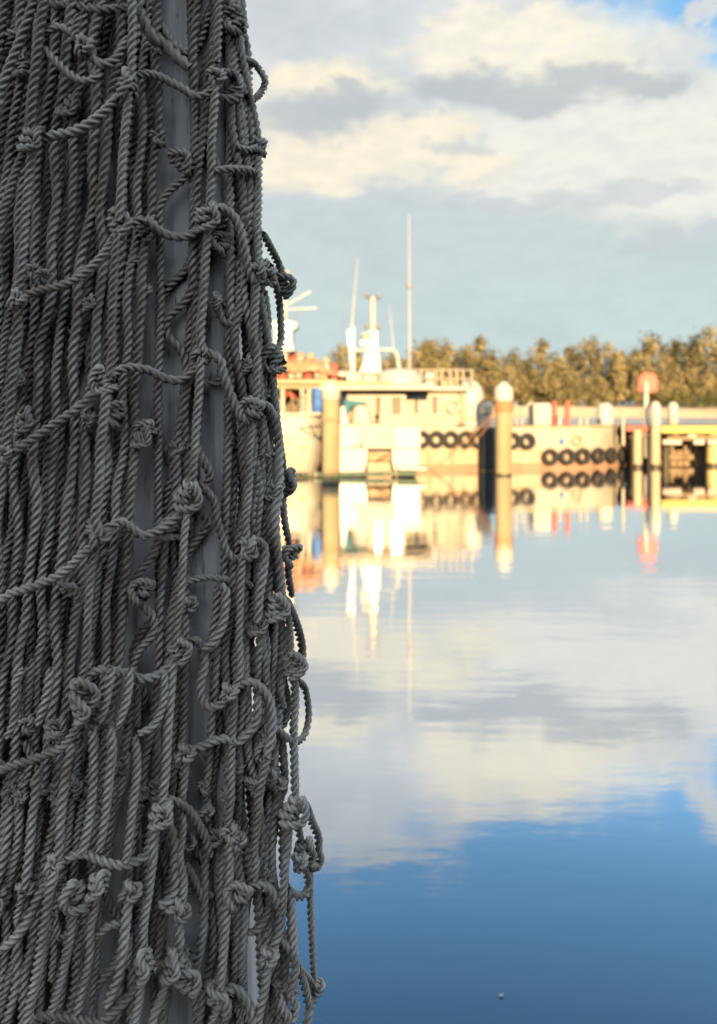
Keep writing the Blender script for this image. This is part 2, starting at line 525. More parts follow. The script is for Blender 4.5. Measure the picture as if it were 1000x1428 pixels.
def build_post():
    p = thing('timber_post', (post_x(0.6), 0.903, 0.6), 'thick squared timber post in worn white paint behind the draped rope net', 'post')
    n = 72; vs, fs = [], []
    zs = np.linspace(-0.6, 4.2, 60)
    for z in zs:
        for k in range(n):
            q = 2 * math.pi * (k + 0.5) / n
            r = 1 / (abs(math.cos(q)) ** 12 + abs(math.sin(q)) ** 12) ** (1 / 12) + 0.006 * math.sin(23 * q + z) + 0.004 * math.sin(3 * q + z * 0.6)
            vs.append((post_x(z) + 0.089 * r * math.cos(q), 0.903 + 0.060 * r * math.sin(q), z))
    for i in range(len(zs) - 1):
        for k in range(n):
            j = (k + 1) % n
            fs.append((i * n + k, i * n + j, (i + 1) * n + j, (i + 1) * n + k))
    fs.append(tuple((len(zs) - 1) * n + k for k in range(n)))
    part(MB().add(vs, fs), 'shaft', 'post', p, 50)
    # dark column added behind the folds so the gaps read near black
    t = thing('gap_backing', (-0.512, 1.09, 0.0), 'near-black column added to darken the gaps behind the thickest folds of net', 'pile')
    part(MB().lathe([(0.215, -1.5), (0.212, 0.6), (0.208, 2.4), (0.204, 4.15), (0.19, 4.2)], (-0.512, 1.09, 0), 32), 'shaft', 'gap_dark', t)
    return p


build_post()
SIL = ([-200, 0, 200, 390, 650, 770, 1000, 1200, 1650], [336, 340, 366, 388, 398, 408, 428, 440, 446])
OFF = {'d': 0.002, 'b': 0.013, 'm': 0.036, 'f': 0.068, 'g': 0.084}


def net_Y(px, py, layer):
    xc = 105 + 35 * py / 1428
    xe = np.interp(py, *SIL)
    t = np.clip((px - xc) / (xe - xc), -1, 1)
    base = 1.05 - 0.2 * np.maximum(0, 1 - 0.93 * np.abs(t) ** 6) ** (1 / 6)
    # the folds are deeper over the middle of the bundle than near the post's edge
    k = 1 - 0.52 * np.clip((t - 0.1) / 0.4, 0, 1)
    return base - (OFF[layer] if isinstance(layer, str) else layer) * k - 0.004


def smooth_path(P, ds):
    """Catmull-Rom through the points, resampled evenly"""
    P = np.asarray(P, float)
    if len(P) == 2: P = np.array([P[0], (P[0] + P[1]) / 2, P[1]])
    d = np.maximum(np.linalg.norm(np.diff(P, axis=0), axis=1), 1e-6)
    s = np.concatenate([[0], np.cumsum(np.sqrt(d))])
    m = np.zeros_like(P)
    m[1:-1] = (P[2:] - P[:-2]) / (s[2:] - s[:-2])[:, None]
    m[0] = (P[1] - P[0]) / (s[1] - s[0]); m[-1] = (P[-1] - P[-2]) / (s[-1] - s[-2])
    out = []
    for i in range(len(P) - 1):
        h = s[i + 1] - s[i]; k = max(4, int(d[i] / ds))
        u = np.linspace(0, 1, k, endpoint=False)[:, None]
        out.append((2*u**3 - 3*u**2 + 1) * P[i] + (u**3 - 2*u**2 + u) * h * m[i] + (-2*u**3 + 3*u**2) * P[i+1] + (u**3 - u**2) * h * m[i+1])
    Q = np.concatenate(out + [P[-1:]])
    L = np.concatenate([[0], np.cumsum(np.linalg.norm(np.diff(Q, axis=0), axis=1))])
    n = max(3, int(L[-1] / ds) + 1)
    g = np.linspace(0, L[-1], n)
    return np.stack([np.interp(g, L, Q[:, k]) for k in range(3)], 1), g


ARC = 7


def rope_arrays(P, g, R, pitch=None, frame='view', phase=0.0, taper=False):
    """three-strand right-hand laid rope along P: vertices, quads, uv per corner"""
    pitch = pitch or R * 4.5
    n = len(P)
    T = np.gradient(P, axis=0); T /= np.maximum(np.linalg.norm(T, axis=1), 1e-9)[:, None]
    if frame == 'view':
        e1 = np.array([0, 1.0, 0]) - T * T[:, 1:2]
        e1 /= np.maximum(np.linalg.norm(e1, axis=1), 1e-6)[:, None]
    else:
        e1 = np.zeros_like(T)
        a = np.array([0.3, 0.2, 0.93]); v = a - T[0] * a.dot(T[0]); e1[0] = v / np.linalg.norm(v)
        for i in range(1, n):
            v = e1[i-1] - T[i] * e1[i-1].dot(T[i]); e1[i] = v / np.linalg.norm(v)
    e2 = np.cross(T, e1)
    r = R / 2.21; c = r * 1.21
    loc = []
    uu = []
    for k in range(3):
        for j in range(ARC):
            a = math.radians(-126 + 252 * j / (ARC - 1))
            x, y = c + r * math.cos(a), r * math.sin(a)
            q = 2 * math.pi * k / 3
            loc.append((x * math.cos(q) - y * math.sin(q), x * math.sin(q) + y * math.cos(q)))
            uu.append(k + j / ARC)
    loc = np.array(loc); m = len(loc)
    th = 2 * math.pi * g / pitch + phase
    cs, sn = np.cos(th)[:, None], np.sin(th)[:, None]
    X = loc[:, 0] * cs - loc[:, 1] * sn
    Y = loc[:, 0] * sn + loc[:, 1] * cs
    if taper:
        k = np.ones(n); e = min(6, n // 3)
        k[:e] = np.linspace(0.8, 1, e); k[-e:] = np.linspace(1, 0.8, e)
        X *= k[:, None]; Y *= k[:, None]
    V = P[:, None, :] + X[:, :, None] * e1[:, None, :] + Y[:, :, None] * e2[:, None, :]
    V = V.reshape(-1, 3)
    i = np.arange(n - 1)[:, None]; j = np.arange(m)[None, :]; j2 = (j + 1) % m
    Fq = np.stack([i*m + j + 0*j, i*m + j2, (i+1)*m + j2, (i+1)*m + j + 0*j], -1).reshape(-1, 4)
    u0 = np.array(uu); u1 = np.append(u0[1:], 3.0)
    U = np.zeros((n - 1, m, 4, 2))
    U[:, :, 0, 0] = u0; U[:, :, 3, 0] = u0; U[:, :, 1, 0] = u1; U[:, :, 2, 0] = u1
    U[:, :, 0, 1] = g[:-1, None]; U[:, :, 1, 1] = g[:-1, None]; U[:, :, 2, 1] = g[1:, None]; U[:, :, 3, 1] = g[1:, None]
    U[..., 1] += phase
    return V, Fq, U.reshape(-1, 2)


def rope_mesh(name, parts):
    """parts: list of (V, F, U)"""
    nv = 0; Vs, Fs, Us = [], [], []
    for V, Fq, U in parts:
        Vs.append(V); Fs.append(Fq + nv); Us.append(U); nv += len(V)
    V = np.concatenate(Vs); Fq = np.concatenate(Fs); U = np.concatenate(Us)
    me = bpy.data.meshes.new(name)
    me.vertices.add(len(V)); me.vertices.foreach_set('co', V.astype(np.float32).ravel())
    me.loops.add(Fq.size); me.loops.foreach_set('vertex_index', Fq.astype(np.int32).ravel())
    me.polygons.add(len(Fq)); me.polygons.foreach_set('loop_start', np.arange(0, Fq.size, 4, dtype=np.int32))
    me.update(calc_edges=True)
    uv = me.uv_layers.new(name='UVMap'); uv.data.foreach_set('uv', U.astype(np.float32).ravel())
    me.polygons.foreach_set('use_smooth', [True] * len(Fq))
    me.materials.append(M['rope']); me.validate(); me.update()
    return me


net = thing('fishing_net', (post_x(0.9), 0.85, 0.9), 'heavy knotted grey rope net draped in folds over the white post', 'net')
NB = np.array(net.location)
rn = random.Random(11)


def net_part(name, me, kind=None, M4=None):
    o = bpy.data.objects.new(name, me); col.objects.link(o); o.parent = net
    if M4 is not None: o.matrix_local = M4
    if kind: o['kind'] = kind
    return o


ORG = {'A': (0, 0), 'B': (200, 0), 'C': (0, 240), 'D': (200, 240), 'E': (0, 470), 'F': (200, 470), 'G': (0, 710), 'H': (200, 710),
       'I': (0, 950), 'J': (230, 950), 'L': (0, 1188), 'M': (230, 1188), 'P': (0, 0)}


def parse(s):
    o = None; out = []
    for tk in s.split():
        if tk[0].isalpha(): o = tk[0]; tk = tk[1:]
        x, y = (float(v) for v in tk.split(','))
        k = 1.0 if o == 'P' else 0.2301
        out.append((ORG[o][0] + x * k, ORG[o][1] + y * k))
    return out


def to_world(pts, layer, wob=0.003, seed=0):
    r = random.Random(seed)
    ph = r.uniform(0, 6)
    out = []
    for i, (px, py) in enumerate(pts):
        Y = float(net_Y(px, py, layer)) + wob * math.sin(py * 0.021 + ph)
        out.append(((px - CX) / F * Y, Y, CAMZ - (py - HY) / F * Y))
    return np.array(out) - NB


FIB = []


def strand(spec, layer, width=15.0, seed=None):
    pts = parse(spec) if isinstance(spec, str) else spec
    pts = list(pts)
    # carry on past the picture's edges
    for e in (0, -1):
        x, y = pts[e]
        if y < 8: pts.insert(0, (x + 8, -150)) if e == 0 else pts.append((x + 8, -150))
        elif y > 1424: pts.append((x - 12, 1580)) if e == -1 else pts.insert(0, (x - 12, 1580))
        elif x < -2: pts.insert(0, (x - 90, y + 40)) if e == 0 else pts.append((x - 90, y + 40))
    P, g = smooth_path(to_world(pts, layer, seed=rn.random()), 0.0023)
    R = width / 2 / F * 0.80 * rn.uniform(0.9, 1.07)
    FIB.append((P, R))
    return net_part('strand', rope_mesh('strand', [rope_arrays(P, g, R, R * rn.uniform(4.2, 5.0), phase=rn.uniform(0, 6), taper=True)]))


FRONT = [
 # --- top
 ('f', 15, 'A255,-20 A215,0 A130,230 A60,400 A0,560 A-40,680'), ('f', 15, 'A265,-20 A255,80 A225,330 A205,520 A190,730 A190,800'),
 ('m', 13, 'A120,-20 A100,120 A60,250 A-20,330'), ('m', 14, 'A-30,225 A60,205 A130,190'), ('m', 14, 'A300,-15 A450,30 A600,60 A780,45'),
 ('f', 14, 'A275,200 A350,162 A420,190 A480,225 A540,260 A560,330 A595,420 A585,470 A520,490 A440,460 A370,400 A310,340 A270,295'),
 ('f', 13, 'A475,90 A462,150 A450,215 A500,260'), ('f', 14, 'A550,345 A620,390 A690,370 A740,300 A775,230'),
 ('g', 14, 'A800,-20 A805,150 A800,300 A800,470'), ('f', 17, 'A840,20 A870,120 A930,230 B130,270 B210,350 B280,410'),
 ('m', 15, 'B90,-20 B70,60 B75,110 B130,190 B200,280 B260,318 B310,300 B345,240 B375,150 B400,80 B430,-10'),
 ('b', 14, 'B340,-20 B310,100 B280,210'), ('f', 14, 'B455,-20 B455,120 B448,250 B445,380'),
 ('m', 14, 'B590,-20 B600,60 B610,120'), ('f', 15, 'B535,-20 B545,60 B600,110 B610,170 B560,190 B510,165 B515,120'),
 ('f', 15, 'B575,170 B590,300 B610,400 B640,560 B670,700 B705,890'), ('f', 13, 'B610,355 B680,395 B738,480 B720,550 B670,605'),
 ('f', 15, 'B450,440 B520,440 B580,480 B615,570'), ('f', 14, 'B460,590 B540,600 B588,560 B570,500'),
 ('f', 14, 'A800,460 A900,450 B80,460 B150,490 B230,530 B310,580 B380,570 B440,510'),
 ('f', 14, 'B440,520 B425,700 B412,900 D415,30 D400,200'), ('g', 14, 'A785,560 A760,780 A745,950 C735,100 C720,300'),
 ('f', 15, 'A210,850 A330,820 A440,800 A540,750 A620,690 A700,610 A770,540'),
 ('f', 14, 'A180,880 A120,980 C90,20 C50,140 C10,270 C-30,400'), ('f', 14.5, 'A200,870 A185,1000 C175,50 C155,250 C145,430 C130,600 C110,760'),
 ('m', 14, 'B560,580 B545,700 B530,850 B520,1000 D510,100 D520,300 D520,500 D525,720'), ('f', 13, 'B430,1035 B530,1025 B640,1035 D680,10'),
 ('f', 14, 'B700,900 D695,50 D695,200 D690,350 D690,560'), ('m', 14, 'B610,620 B590,860 B600,1000 D620,100 D630,250 D650,420'),
 ('f', 12, 'B560,890 B640,910 B710,880'), ('f', 13, 'D725,370 D770,460 D820,560 D850,640 D838,700'),
 ('f', 14.5, 'D410,270 D450,215 D530,250 D580,330 D610,450 D640,600 D670,670'), ('m', 14, 'D560,540 D580,640 D570,760 D600,850'),
 ('f', 14, 'C730,350 C760,340 C830,300 C880,285 D0,280 D40,310 D90,350 D160,385 D260,390 D360,340'),
 ('m', 15, 'C860,340 C880,380 C875,470 C840,530 C770,570'),
 ('f', 15, 'C90,770 C170,740 C260,710 C360,690 C470,640 C560,570 C640,480 C720,350'),
 ('g', 14.5, 'C710,380 C692,600 C682,800 C675,950 E680,60 E660,240'), ('f', 14, 'D400,300 D380,500 D370,650 D360,800 D345,980 F360,90'),
 ('f', 13.5, 'C70,800 C40,950 E25,60 E10,200 E-30,330'), ('f', 14, 'C105,790 C110,950 E100,60 E75,250 E65,420 E40,640 E20,720'),
 ('f', 14, 'D690,620 D675,850 D665,1000 F680,40 F690,150 F685,300 F680,430'), ('f', 13, 'D790,640 D825,800 D835,950 F830,40 F800,140'),
 ('m', 13, 'D735,720 D755,900 D750,1000 F740,60 F730,200 F725,380'),
 ('f', 15, 'F380,90 F430,110 F470,150 F482,210 F510,300 F550,400 F600,490 F660,500'), ('m', 14, 'F470,170 F465,250 F400,285 F350,260'),
 ('m', 14, 'F510,-50 F515,100 F525,200 F530,300 F510,420 F520,560 F530,650'),
 ('f', 14, 'E650,270 E710,210 E790,185 E870,195 F40,205 F130,250 F220,262 F290,215 F350,140'),
 ('f', 15, 'E0,720 E60,700 E150,650 E250,580 E340,520 E430,460 E520,390 E600,310 E660,240'),
 ('g', 14.5, 'E650,280 E630,500 E610,650 E605,850 E590,1000 G580,40 G600,160'), ('g', 14, 'F350,130 F332,400 F320,550 F310,700 F295,870 F280,940'),
 ('b', 14, 'F275,250 F265,430 F250,560 F240,700'), ('f', 14.5, 'F660,500 F650,620 F640,750 F640,900 F630,1030 H620,60 H630,220'),
 ('m', 14, 'F690,540 F690,750 F680,900 H660,40 H665,160'), ('f', 16, 'F690,420 F730,410 F775,460 F800,530 F820,650 F820,800 F820,950 H800,20 H800,200 H825,400 H840,540'),
 ('f', 13, 'F780,150 F790,300 F805,450 F820,600 F850,800'), ('m', 13, 'F850,800 F885,890 F850,960 H850,0 H860,100 H885,220'),
 ('m', 13, 'H885,250 H880,400 H900,530'), ('f', 14, 'H790,590 H850,545 H905,640 H955,800 H960,900 H915,960'),
 ('f', 14.5, 'F280,930 F340,900 F390,940 F430,1000 H440,40 H470,140 H500,240 H550,300 H620,280'),
 ('f', 15, 'G600,150 G680,100 G740,78 G800,120 G860,160 H20,160 H110,120 H190,60 H240,10 F270,940'),
 ('f', 15, 'G-40,580 G60,515 G180,475 G300,430 G400,370 G480,290 G560,220 G620,140'),
 ('f', 14.5, 'G595,200 G570,280 G550,420 G535,600 G530,750 G520,900 G500,1030 I510,20 I500,130'), ('m', 13, 'G600,330 G580,560 G555,760 G540,1000'),
 ('g', 14, 'H265,20 H245,200 H240,350 H230,500 H205,700 H200,860'), ('f', 14.5, 'H630,240 H600,320 H590,450 H585,600 H580,800 H585,1000 J415,60'),
 ('f', 15, 'H650,200 H700,195 H735,250 H722,400 H700,550 H695,680'), ('m', 14, 'H740,740 H750,850 H740,1000 J610,20'), ('m', 13, 'H800,620 H790,900 H780,1040 J650,120'),
 ('m', 14, 'H830,650 H850,850 H850,1000 J700,60 J720,160'), ('f', 13, 'H880,640 H890,850 H880,960'),
 ('m', 13, 'H225,470 H290,435 H380,412 H470,420 H600,435 H660,470'), ('f', 15, 'H470,460 H500,490 H500,570 H480,700 H430,800 H360,850'), ('m', 14, 'H450,470 H440,600 H420,760 H400,950'),
 ('m', 13, 'H610,790 H680,750 H740,720'), ('f', 14, 'H210,860 H270,810 H330,800 H362,860 H370,950 H350,1040 J215,30 J225,110 J260,155 J320,150 J390,90'),
 ('f', 14, 'H210,870 H180,960 J40,0 J30,150 J15,350 J5,550 J-25,790'), ('f', 14.5, 'H200,870 H150,960 H80,1010 H0,1030 G800,1010 G700,985 G600,975 G530,1020 I500,120'),
 ('f', 15, 'I510,150 I480,230 I440,320 I380,400 I290,440 I180,480 I80,510 I-30,555'), ('f', 15, 'I440,370 I400,560 I380,720 I365,870 I360,1000 L340,90'),
 # --- lower left
 ('m', 14, 'I490,380 I450,650 I420,900 I410,1040'), ('f', 14.5, 'I560,290 I570,500 I560,700 I520,950 I500,1040'), ('f', 14, 'I670,280 I680,420 I660,600 I640,800 I600,1030'),
 ('m', 14, 'I770,440 I740,620 I690,800 I660,1000'), ('f', 14, 'I820,330 I830,550 I800,800 I780,1000 L760,60'), ('m', 14, 'I50,540 I30,800 I10,1040'),
 ('m', 14, 'I140,540 I90,800 I60,1030 L30,200'), ('f', 14, 'I240,500 I200,800 I180,1030 L150,220'), ('m', 13, 'I280,480 I240,850 I220,1030'),
 ('f', 14, 'G150,960 I100,0 I80,250 I40,340'), ('f', 14, 'G310,960 I280,100 I230,260'), ('m', 14, 'G200,900 I180,0 I160,270'), ('f', 14, 'G680,960 I640,120 I610,240'),
 ('f', 14, 'G790,960 I770,100 I720,260'), ('m', 14, 'I830,20 I830,270'), ('f', 14, 'H130,990 I990,130 I930,270 I840,320'),
 ('f', 16, 'L330,110 L290,180 L230,280 L150,450 L60,550 L-40,610'), ('g', 15, 'L335,110 L310,200 L290,300 L260,500 L230,700 L190,900 L160,1060'),
 ('m', 13, 'L340,300 L330,480 L330,620 L310,780'), ('f', 15, 'L340,90 L400,48 L450,20 L520,12 L580,40 L660,70 L740,82 L820,60 L890,10 I930,900'),
 ('f', 14.5, 'L460,230 L430,500 L400,650 L350,850 L300,1010'), ('m', 13, 'L450,500 L430,750 L400,1000'), ('f', 15, 'L600,200 L575,320 L545,480 L540,650 L490,880 L460,1010'),
 ('m', 13, 'L600,330 L590,600 L570,800 L555,1000'), ('f', 14.5, 'L785,250 L770,350 L750,550 L720,750 L650,930'), ('m', 13, 'L785,500 L770,700'), ('f', 13, 'L530,540 L610,490 L660,450 L770,430'),
 ('f', 14, 'I950,900 L930,20 L900,250 L870,450 L870,660'), ('m', 14, 'L985,380 L960,600 L940,720'), ('m', 13, 'L60,-20 L40,150 L0,300'), ('f', 14, 'L140,250 L100,420'),
 ('m', 14, 'L110,560 L60,750 L20,900 L-30,1020'), ('m', 14, 'L120,640 L90,850 L60,1050'),
 ('f', 16, 'L190,1060 L240,1005 L310,990 L400,1005 L500,1022 L600,1030 L690,970 L800,850 L880,700'),
 ('f', 14, 'L860,740 L840,900 L815,1060'), ('f', 15, 'L1010,800 L970,900 L920,1060'), ('f', 14, 'L900,690 L960,690 M10,690 M60,720 M100,770 M125,800'),
 # --- lower right
 ('f', 15, 'J-30,790 J20,722 J80,738 J150,790 J210,880 J250,960 J275,1060'), ('f', 14, 'J95,760 J110,880 M90,40 M112,150 M110,280 M95,340'),
 ('g', 14, 'J-40,820 J-70,950 L930,60'), ('f', 16, 'J20,850 J60,1000 M62,90 M70,200 M50,270 M10,312 M-40,325'),
 ('f', 14.5, 'M85,350 M85,420 M90,550 M65,650'), ('f', 15, 'M80,620 M110,650 M145,730 M130,800 M90,840'),
 ('f', 14.5, 'J390,70 J450,20 J530,10 J600,60 J642,150 J650,300 J615,460'), ('f', 14.5, 'J425,90 J410,300 J402,500 J400,700 J380,880'), ('m', 13, 'J450,380 J455,550 J445,720'),
 ('f', 14, 'J560,90 J552,250 J500,320 J440,370 J380,350 J300,360 J240,390 J130,430'), ('f', 14, 'J120,440 J120,530 J110,650 J100,740'), ('m', 14, 'J60,500 J45,640 J20,720'),
 ('m', 14, 'J100,-20 J120,150 J110,300 J105,410'), ('f', 14.5, 'J620,470 J600,540 J570,700 J560,850 J540,1040 M550,60 M535,200'), ('m', 14, 'J640,520 J620,850 J610,1040 M600,160'),
 ('m', 15, 'J700,300 J720,500 J720,640 J690,740'), ('f', 13, 'J670,280 J720,330 J770,370'), ('f', 14, 'J780,-60 J790,100 J780,300 J785,500 J790,720'),
 ('m', 13, 'H850,960 J720,0 J745,120 J730,240 J690,300'), ('f', 13, 'J800,-10 J850,50 J872,200 J850,320 J800,375'),
 ('f', 14, 'J770,790 J840,740 J890,850 J930,950 J930,1040 M945,30 M925,85 M870,95'), ('f', 14, 'J755,840 J740,1040 M730,60 M720,200 M710,380'),
 ('m', 14, 'J800,830 J820,950 J840,1030'), ('f', 13, 'M850,100 M872,200 M845,262 M790,265 M745,215'), ('f', 13, 'M880,100 M880,300 M890,500 M905,800'),
 ('f', 13.5, 'M920,840 M880,960 M860,1060'), ('g', 15, 'J390,940 M390,50 M385,200 M372,400 M355,600 M335,830'), ('m', 14, 'M450,280 M440,500 M420,780'),
 ('f', 16, 'M470,260 M550,205 M620,218 M682,300 M702,420 M682,530 M625,640'), ('m', 15, 'M640,260 M630,330 M610,400 M560,470 M500,490'),
 ('f', 15, 'M630,640 M620,720 M600,850 M560,1060'), ('m', 14, 'M690,600 M670,850 M630,1060'), ('f', 14, 'M750,220 M770,400 M780,600 M790,720 M750,870'),
 ('f', 13.5, 'M700,540 M730,565 M785,660 M840,790 M872,940'), ('f', 12, 'M810,700 M890,790'), ('f', 14, 'M690,870 M720,960 M770,1012 M792,940 M760,860 M800,840'),
 ('f', 15, 'M320,910 M400,830 M460,860 M510,940 M535,1060'), ('f', 14, 'M330,940 M280,1060'), ('m', 14, 'M440,880 M440,950 M465,1060'),
 ('m', 13, 'M115,232 M190,235 M290,270'), ('m', 14, 'M120,60 M170,160 M250,330'), ('m', 14, 'M230,820 M220,960 M200,1060'),
]
for lay, wd, sp in FRONT: strand(sp, lay, wd)


# --- knots: short lengths of the same rope tied round the crossings
def knot_variants():
    out = []
    r = 0.0046
    t = np.linspace(0, 2 * math.pi, 90)[:, None]
    for k in range(2):                                   # a closed overhand hitch, two tensions
        s = 0.0031 - 0.0002 * k
        P = np.concatenate([s * (np.sin(t) + 2 * np.sin(2 * t)), -1.7 * s * np.sin(3 * t), 1.12 * s * (np.cos(t) - 2 * np.cos(2 * t))], 1)
        P, g = smooth_path(P, 0.0018)
        out.append(rope_mesh('knot', [rope_arrays(P, g, r, 0.022, 'transport')]))
    for k in range(3):                                   # turns round the legs, then a bight pulled across the front
        turns = (2.1, 1.8, 2.5)[k]; rad = 0.0078; pitch = 0.0086
        u = np.linspace(0, 1, 60)
        h = turns * pitch
        H = np.stack([rad * np.cos(u * turns * 2 * math.pi + 0.6 * k), rad * np.sin(u * turns * 2 * math.pi + 0.6 * k) * 0.85, -h / 2 + h * u], 1)
        e = H[-1]
        sgn = 1 if k != 1 else -1
        tail = np.array([[e[0] * 1.05, -0.008, e[2] + 0.005], [sgn * 0.0085, -0.0125, 0.008], [sgn * 0.0125, -0.0125, -0.001], [sgn * 0.0075, -0.0140, -0.0075], [-sgn * 0.001, -0.0115, -0.0125], [-sgn * 0.005, -0.003, -0.0145]])
        P, g = smooth_path(np.concatenate([H, tail]), 0.0018)
        out.append(rope_mesh('knot', [rope_arrays(P, g, r * 1.06, 0.0235, 'transport', taper=True)]))
    return out


KV = knot_variants()


def knot(px, py, layer, ang=None, size=1.0, var=None):
    size *= 0.86 if layer == 'f' else 0.76
    off = OFF[layer] + 0.004
    Y = float(net_Y(px, py, off))
    p = Vector(((px - CX) / F * Y, Y, CAMZ - (py - HY) / F * Y)) - Vector(NB)
    a = R_(ang) if ang is not None else rn.uniform(-0.9, 0.9)
    m = Matrix.Translation(p) @ Matrix.Rotation(a, 4, 'Y') @ Matrix.Rotation(rn.uniform(-0.5, 0.5), 4, 'Z') @ Matrix.Rotation(rn.uniform(-0.35, 0.35), 4, 'X')
    s = size * rn.uniform(0.94, 1.08)
    m = m @ Matrix.Diagonal((s, s, s * rn.uniform(0.95, 1.15), 1))
    return net_part('knot', KV[var if var is not None else rn.randrange(5)], None, m)


KF = [('f', 'A190,840 A770,540 B440,470 B560,140 B700,890 A510,280 C720,330 D370,270 D690,600 D760,630 C110,770 D840,690 E650,260 F350,110 F670,450 F800,130 '
           'E20,710 G600,160 F270,950 H640,230 H885,270 F870,870 H800,600 H905,945 H215,850 I500,60 I500,140 J390,70 J120,440 L330,80 J-30,800 J770,780 M820,60 '
           'M460,260 M630,640 M910,820 M330,880 L880,680 M85,350 M60,680 M120,760 L460,240 L600,190 L785,240 J400,920 J440,970'),
      ('m', 'A430,650 A150,420 C370,570 C870,720 D480,450 D50,700 B240,990 B560,530 D470,90 F210,680 F40,570 F90,830 E700,470 E870,600 E400,580 E140,520 E540,510 G700,400 G870,500 G430,470 G240,520 '
           'H270,580 H170,130 H80,560 I170,260 I330,260 I20,300 I580,200 I670,270 I820,330 L150,230 L10,270 J690,460 J600,400 J250,800 J330,870 J840,1010 J620,330 M200,730 M100,600 M620,160 M780,830 M700,820 '
           'D730,570 F500,700 F790,920 H700,690 J230,230 B90,840 C200,600 D560,560 C880,350')]
for lay, sp in KF:
    for q, (px, py) in enumerate(parse(sp)):
        if lay == 'f' or q % 3 != 2: knot(px, py, lay)

# --- the folds behind: more of the same net hanging in bunched legs, knotted to each other in turn
GY = np.array([-150, 0, 330, 560, 760, 960, 1165, 1428, 1580])
GX = np.array([[-55, -60, -90, -110, -125, -140, -165, -200, -215], [64, 60, 33, 15, 2, -8, -30, -60, -75], [190, 185, 163, 147, 135, 117, 88, 45, 25],
               [308, 303, 285, 272, 262, 235, 218, 190, 175], [318, 322, 342, 350, 345, 330, 331, 330, 330], [338, 338, 362, 384, 394, 405, 414, 424, 428]], float)
GAPS = [([0, 180, 420, 560, 640], [242, 247, 246, 238, 232], [17, 18, 15, 11, 4]),
        ([60, 130, 400, 600, 800, 950, 1080, 1180], [310, 309, 302, 297, 285, 279, 272, 262], [3, 6, 10, 15, 19, 13, 11, 6]),
        ([470, 560, 700, 900, 1000, 1120, 1180, 1350, 1428], [205, 203, 205, 205, 200, 172, 168, 150, 140], [4, 9, 9, 11, 9, 9, 9, 9, 5]),
        ([1280, 1330, 1400], [351, 350, 352], [2, 6, 5])]


def guide_x(s, y):
    i = min(int(s), 4); f = s - i
    return np.interp(y, GY, GX[i]) * (1 - f) + np.interp(y, GY, GX[i + 1]) * f


def fill_rope(s, layer, sgn, phase, amp, gaps=True, pitch=205, seed=0):
    r = random.Random(seed)
    ys = np.arange(-150, 1581, 22.0)
    x = guide_x(s, ys)
    ph = [r.uniform(0, 6) for _ in range(3)]
    x = x + 4.2 * np.sin(ys * 0.017 + ph[0]) + 2.6 * np.sin(ys * 0.041 + ph[1])
    kn = np.arange(phase - pitch * 2, 1700, pitch)
    kn = kn + np.array([r.uniform(-16, 16) for _ in kn])
    for i, ky in enumerate(kn):
        x = x + amp * sgn * (1 if i % 2 else -1) * np.exp(-((ys - ky) / 26.0) ** 2)
    if gaps:
        for (gy, gx, gh) in GAPS:
            inside = (ys > gy[0] - 30) & (ys < gy[-1] + 30)
            c = np.interp(ys, gy, gx); h = np.interp(ys, gy, gh) + 7
            d = x - c
            push = np.where(d >= 0, np.maximum(d, h), np.minimum(d, -h))
            x = np.where(inside, c + push, x)
    lim = np.interp(ys, *SIL) - 3
    x = np.minimum(x, lim)
    x[1:-1] = 0.25 * x[:-2] + 0.5 * x[1:-1] + 0.25 * x[2:]
    return list(zip(x, ys)), kn


def fills(ss, layer, width, gaps, individually, amp, seed):
    r = random.Random(seed)
    joined = []
    for i, s in enumerate(ss):
        ph = 60 + 9 * (i % 3) + r.uniform(-14, 14) + (0 if layer == 'm' else 100)
        pts, kn = fill_rope(s, layer, 1 if i % 2 else -1, ph, amp, gaps, 205, seed * 100 + i)
        P, g = smooth_path(to_world(pts, OFF[layer] + r.uniform(-0.005, 0.005), 0.004, r.random()), 0.0026)
        R = width / 2 / F * 0.88 * r.uniform(0.94, 1.06)
        arr = rope_arrays(P, g, R, R * r.uniform(4.3, 5.0), phase=r.uniform(0, 6))
        if individually: net_part('strand', rope_mesh('strand', [arr]))
        else: joined.append(arr)
        if individually:
            xs, ys = zip(*pts)
            for j, ky in enumerate(kn):
                if (i * 7 + j * 3) % 7 == 0 and -20 < ky < 1450:
                    kx = float(np.interp(ky, ys, xs))
                    if kx > -12: knot(kx + r.uniform(-3, 3), ky, layer, r.uniform(-40, 40), 0.9)
    if joined: net_part('folded_netting', rope_mesh('folded_netting', joined), 'stuff')


fills([0.35, 0.56, 0.76, 0.95, 1.13, 1.30, 1.48, 1.66, 1.84, 2.05, 2.2, 2.36, 2.62, 2.78, 2.93, 3.25, 3.6, 3.85, 4.05, 4.22, 4.4, 4.58, 4.75], 'm', 13.5, True, True, 5.0, 3)
fills([0.3, 0.45, 0.59, 0.72, 0.84, 0.96, 1.08, 1.2, 1.33, 1.45, 1.58, 1.7, 1.83, 1.97, 2.12, 2.28, 2.7, 2.86, 3.1, 3.7, 3.95, 4.12, 4.3, 4.5, 4.66], 'b', 13.5, True, False, 6.0, 4)
fills([0.25, 0.6, 0.95, 1.25, 3.9, 4.2, 4.5], 'd', 13.5, True, False, 6.0, 6)


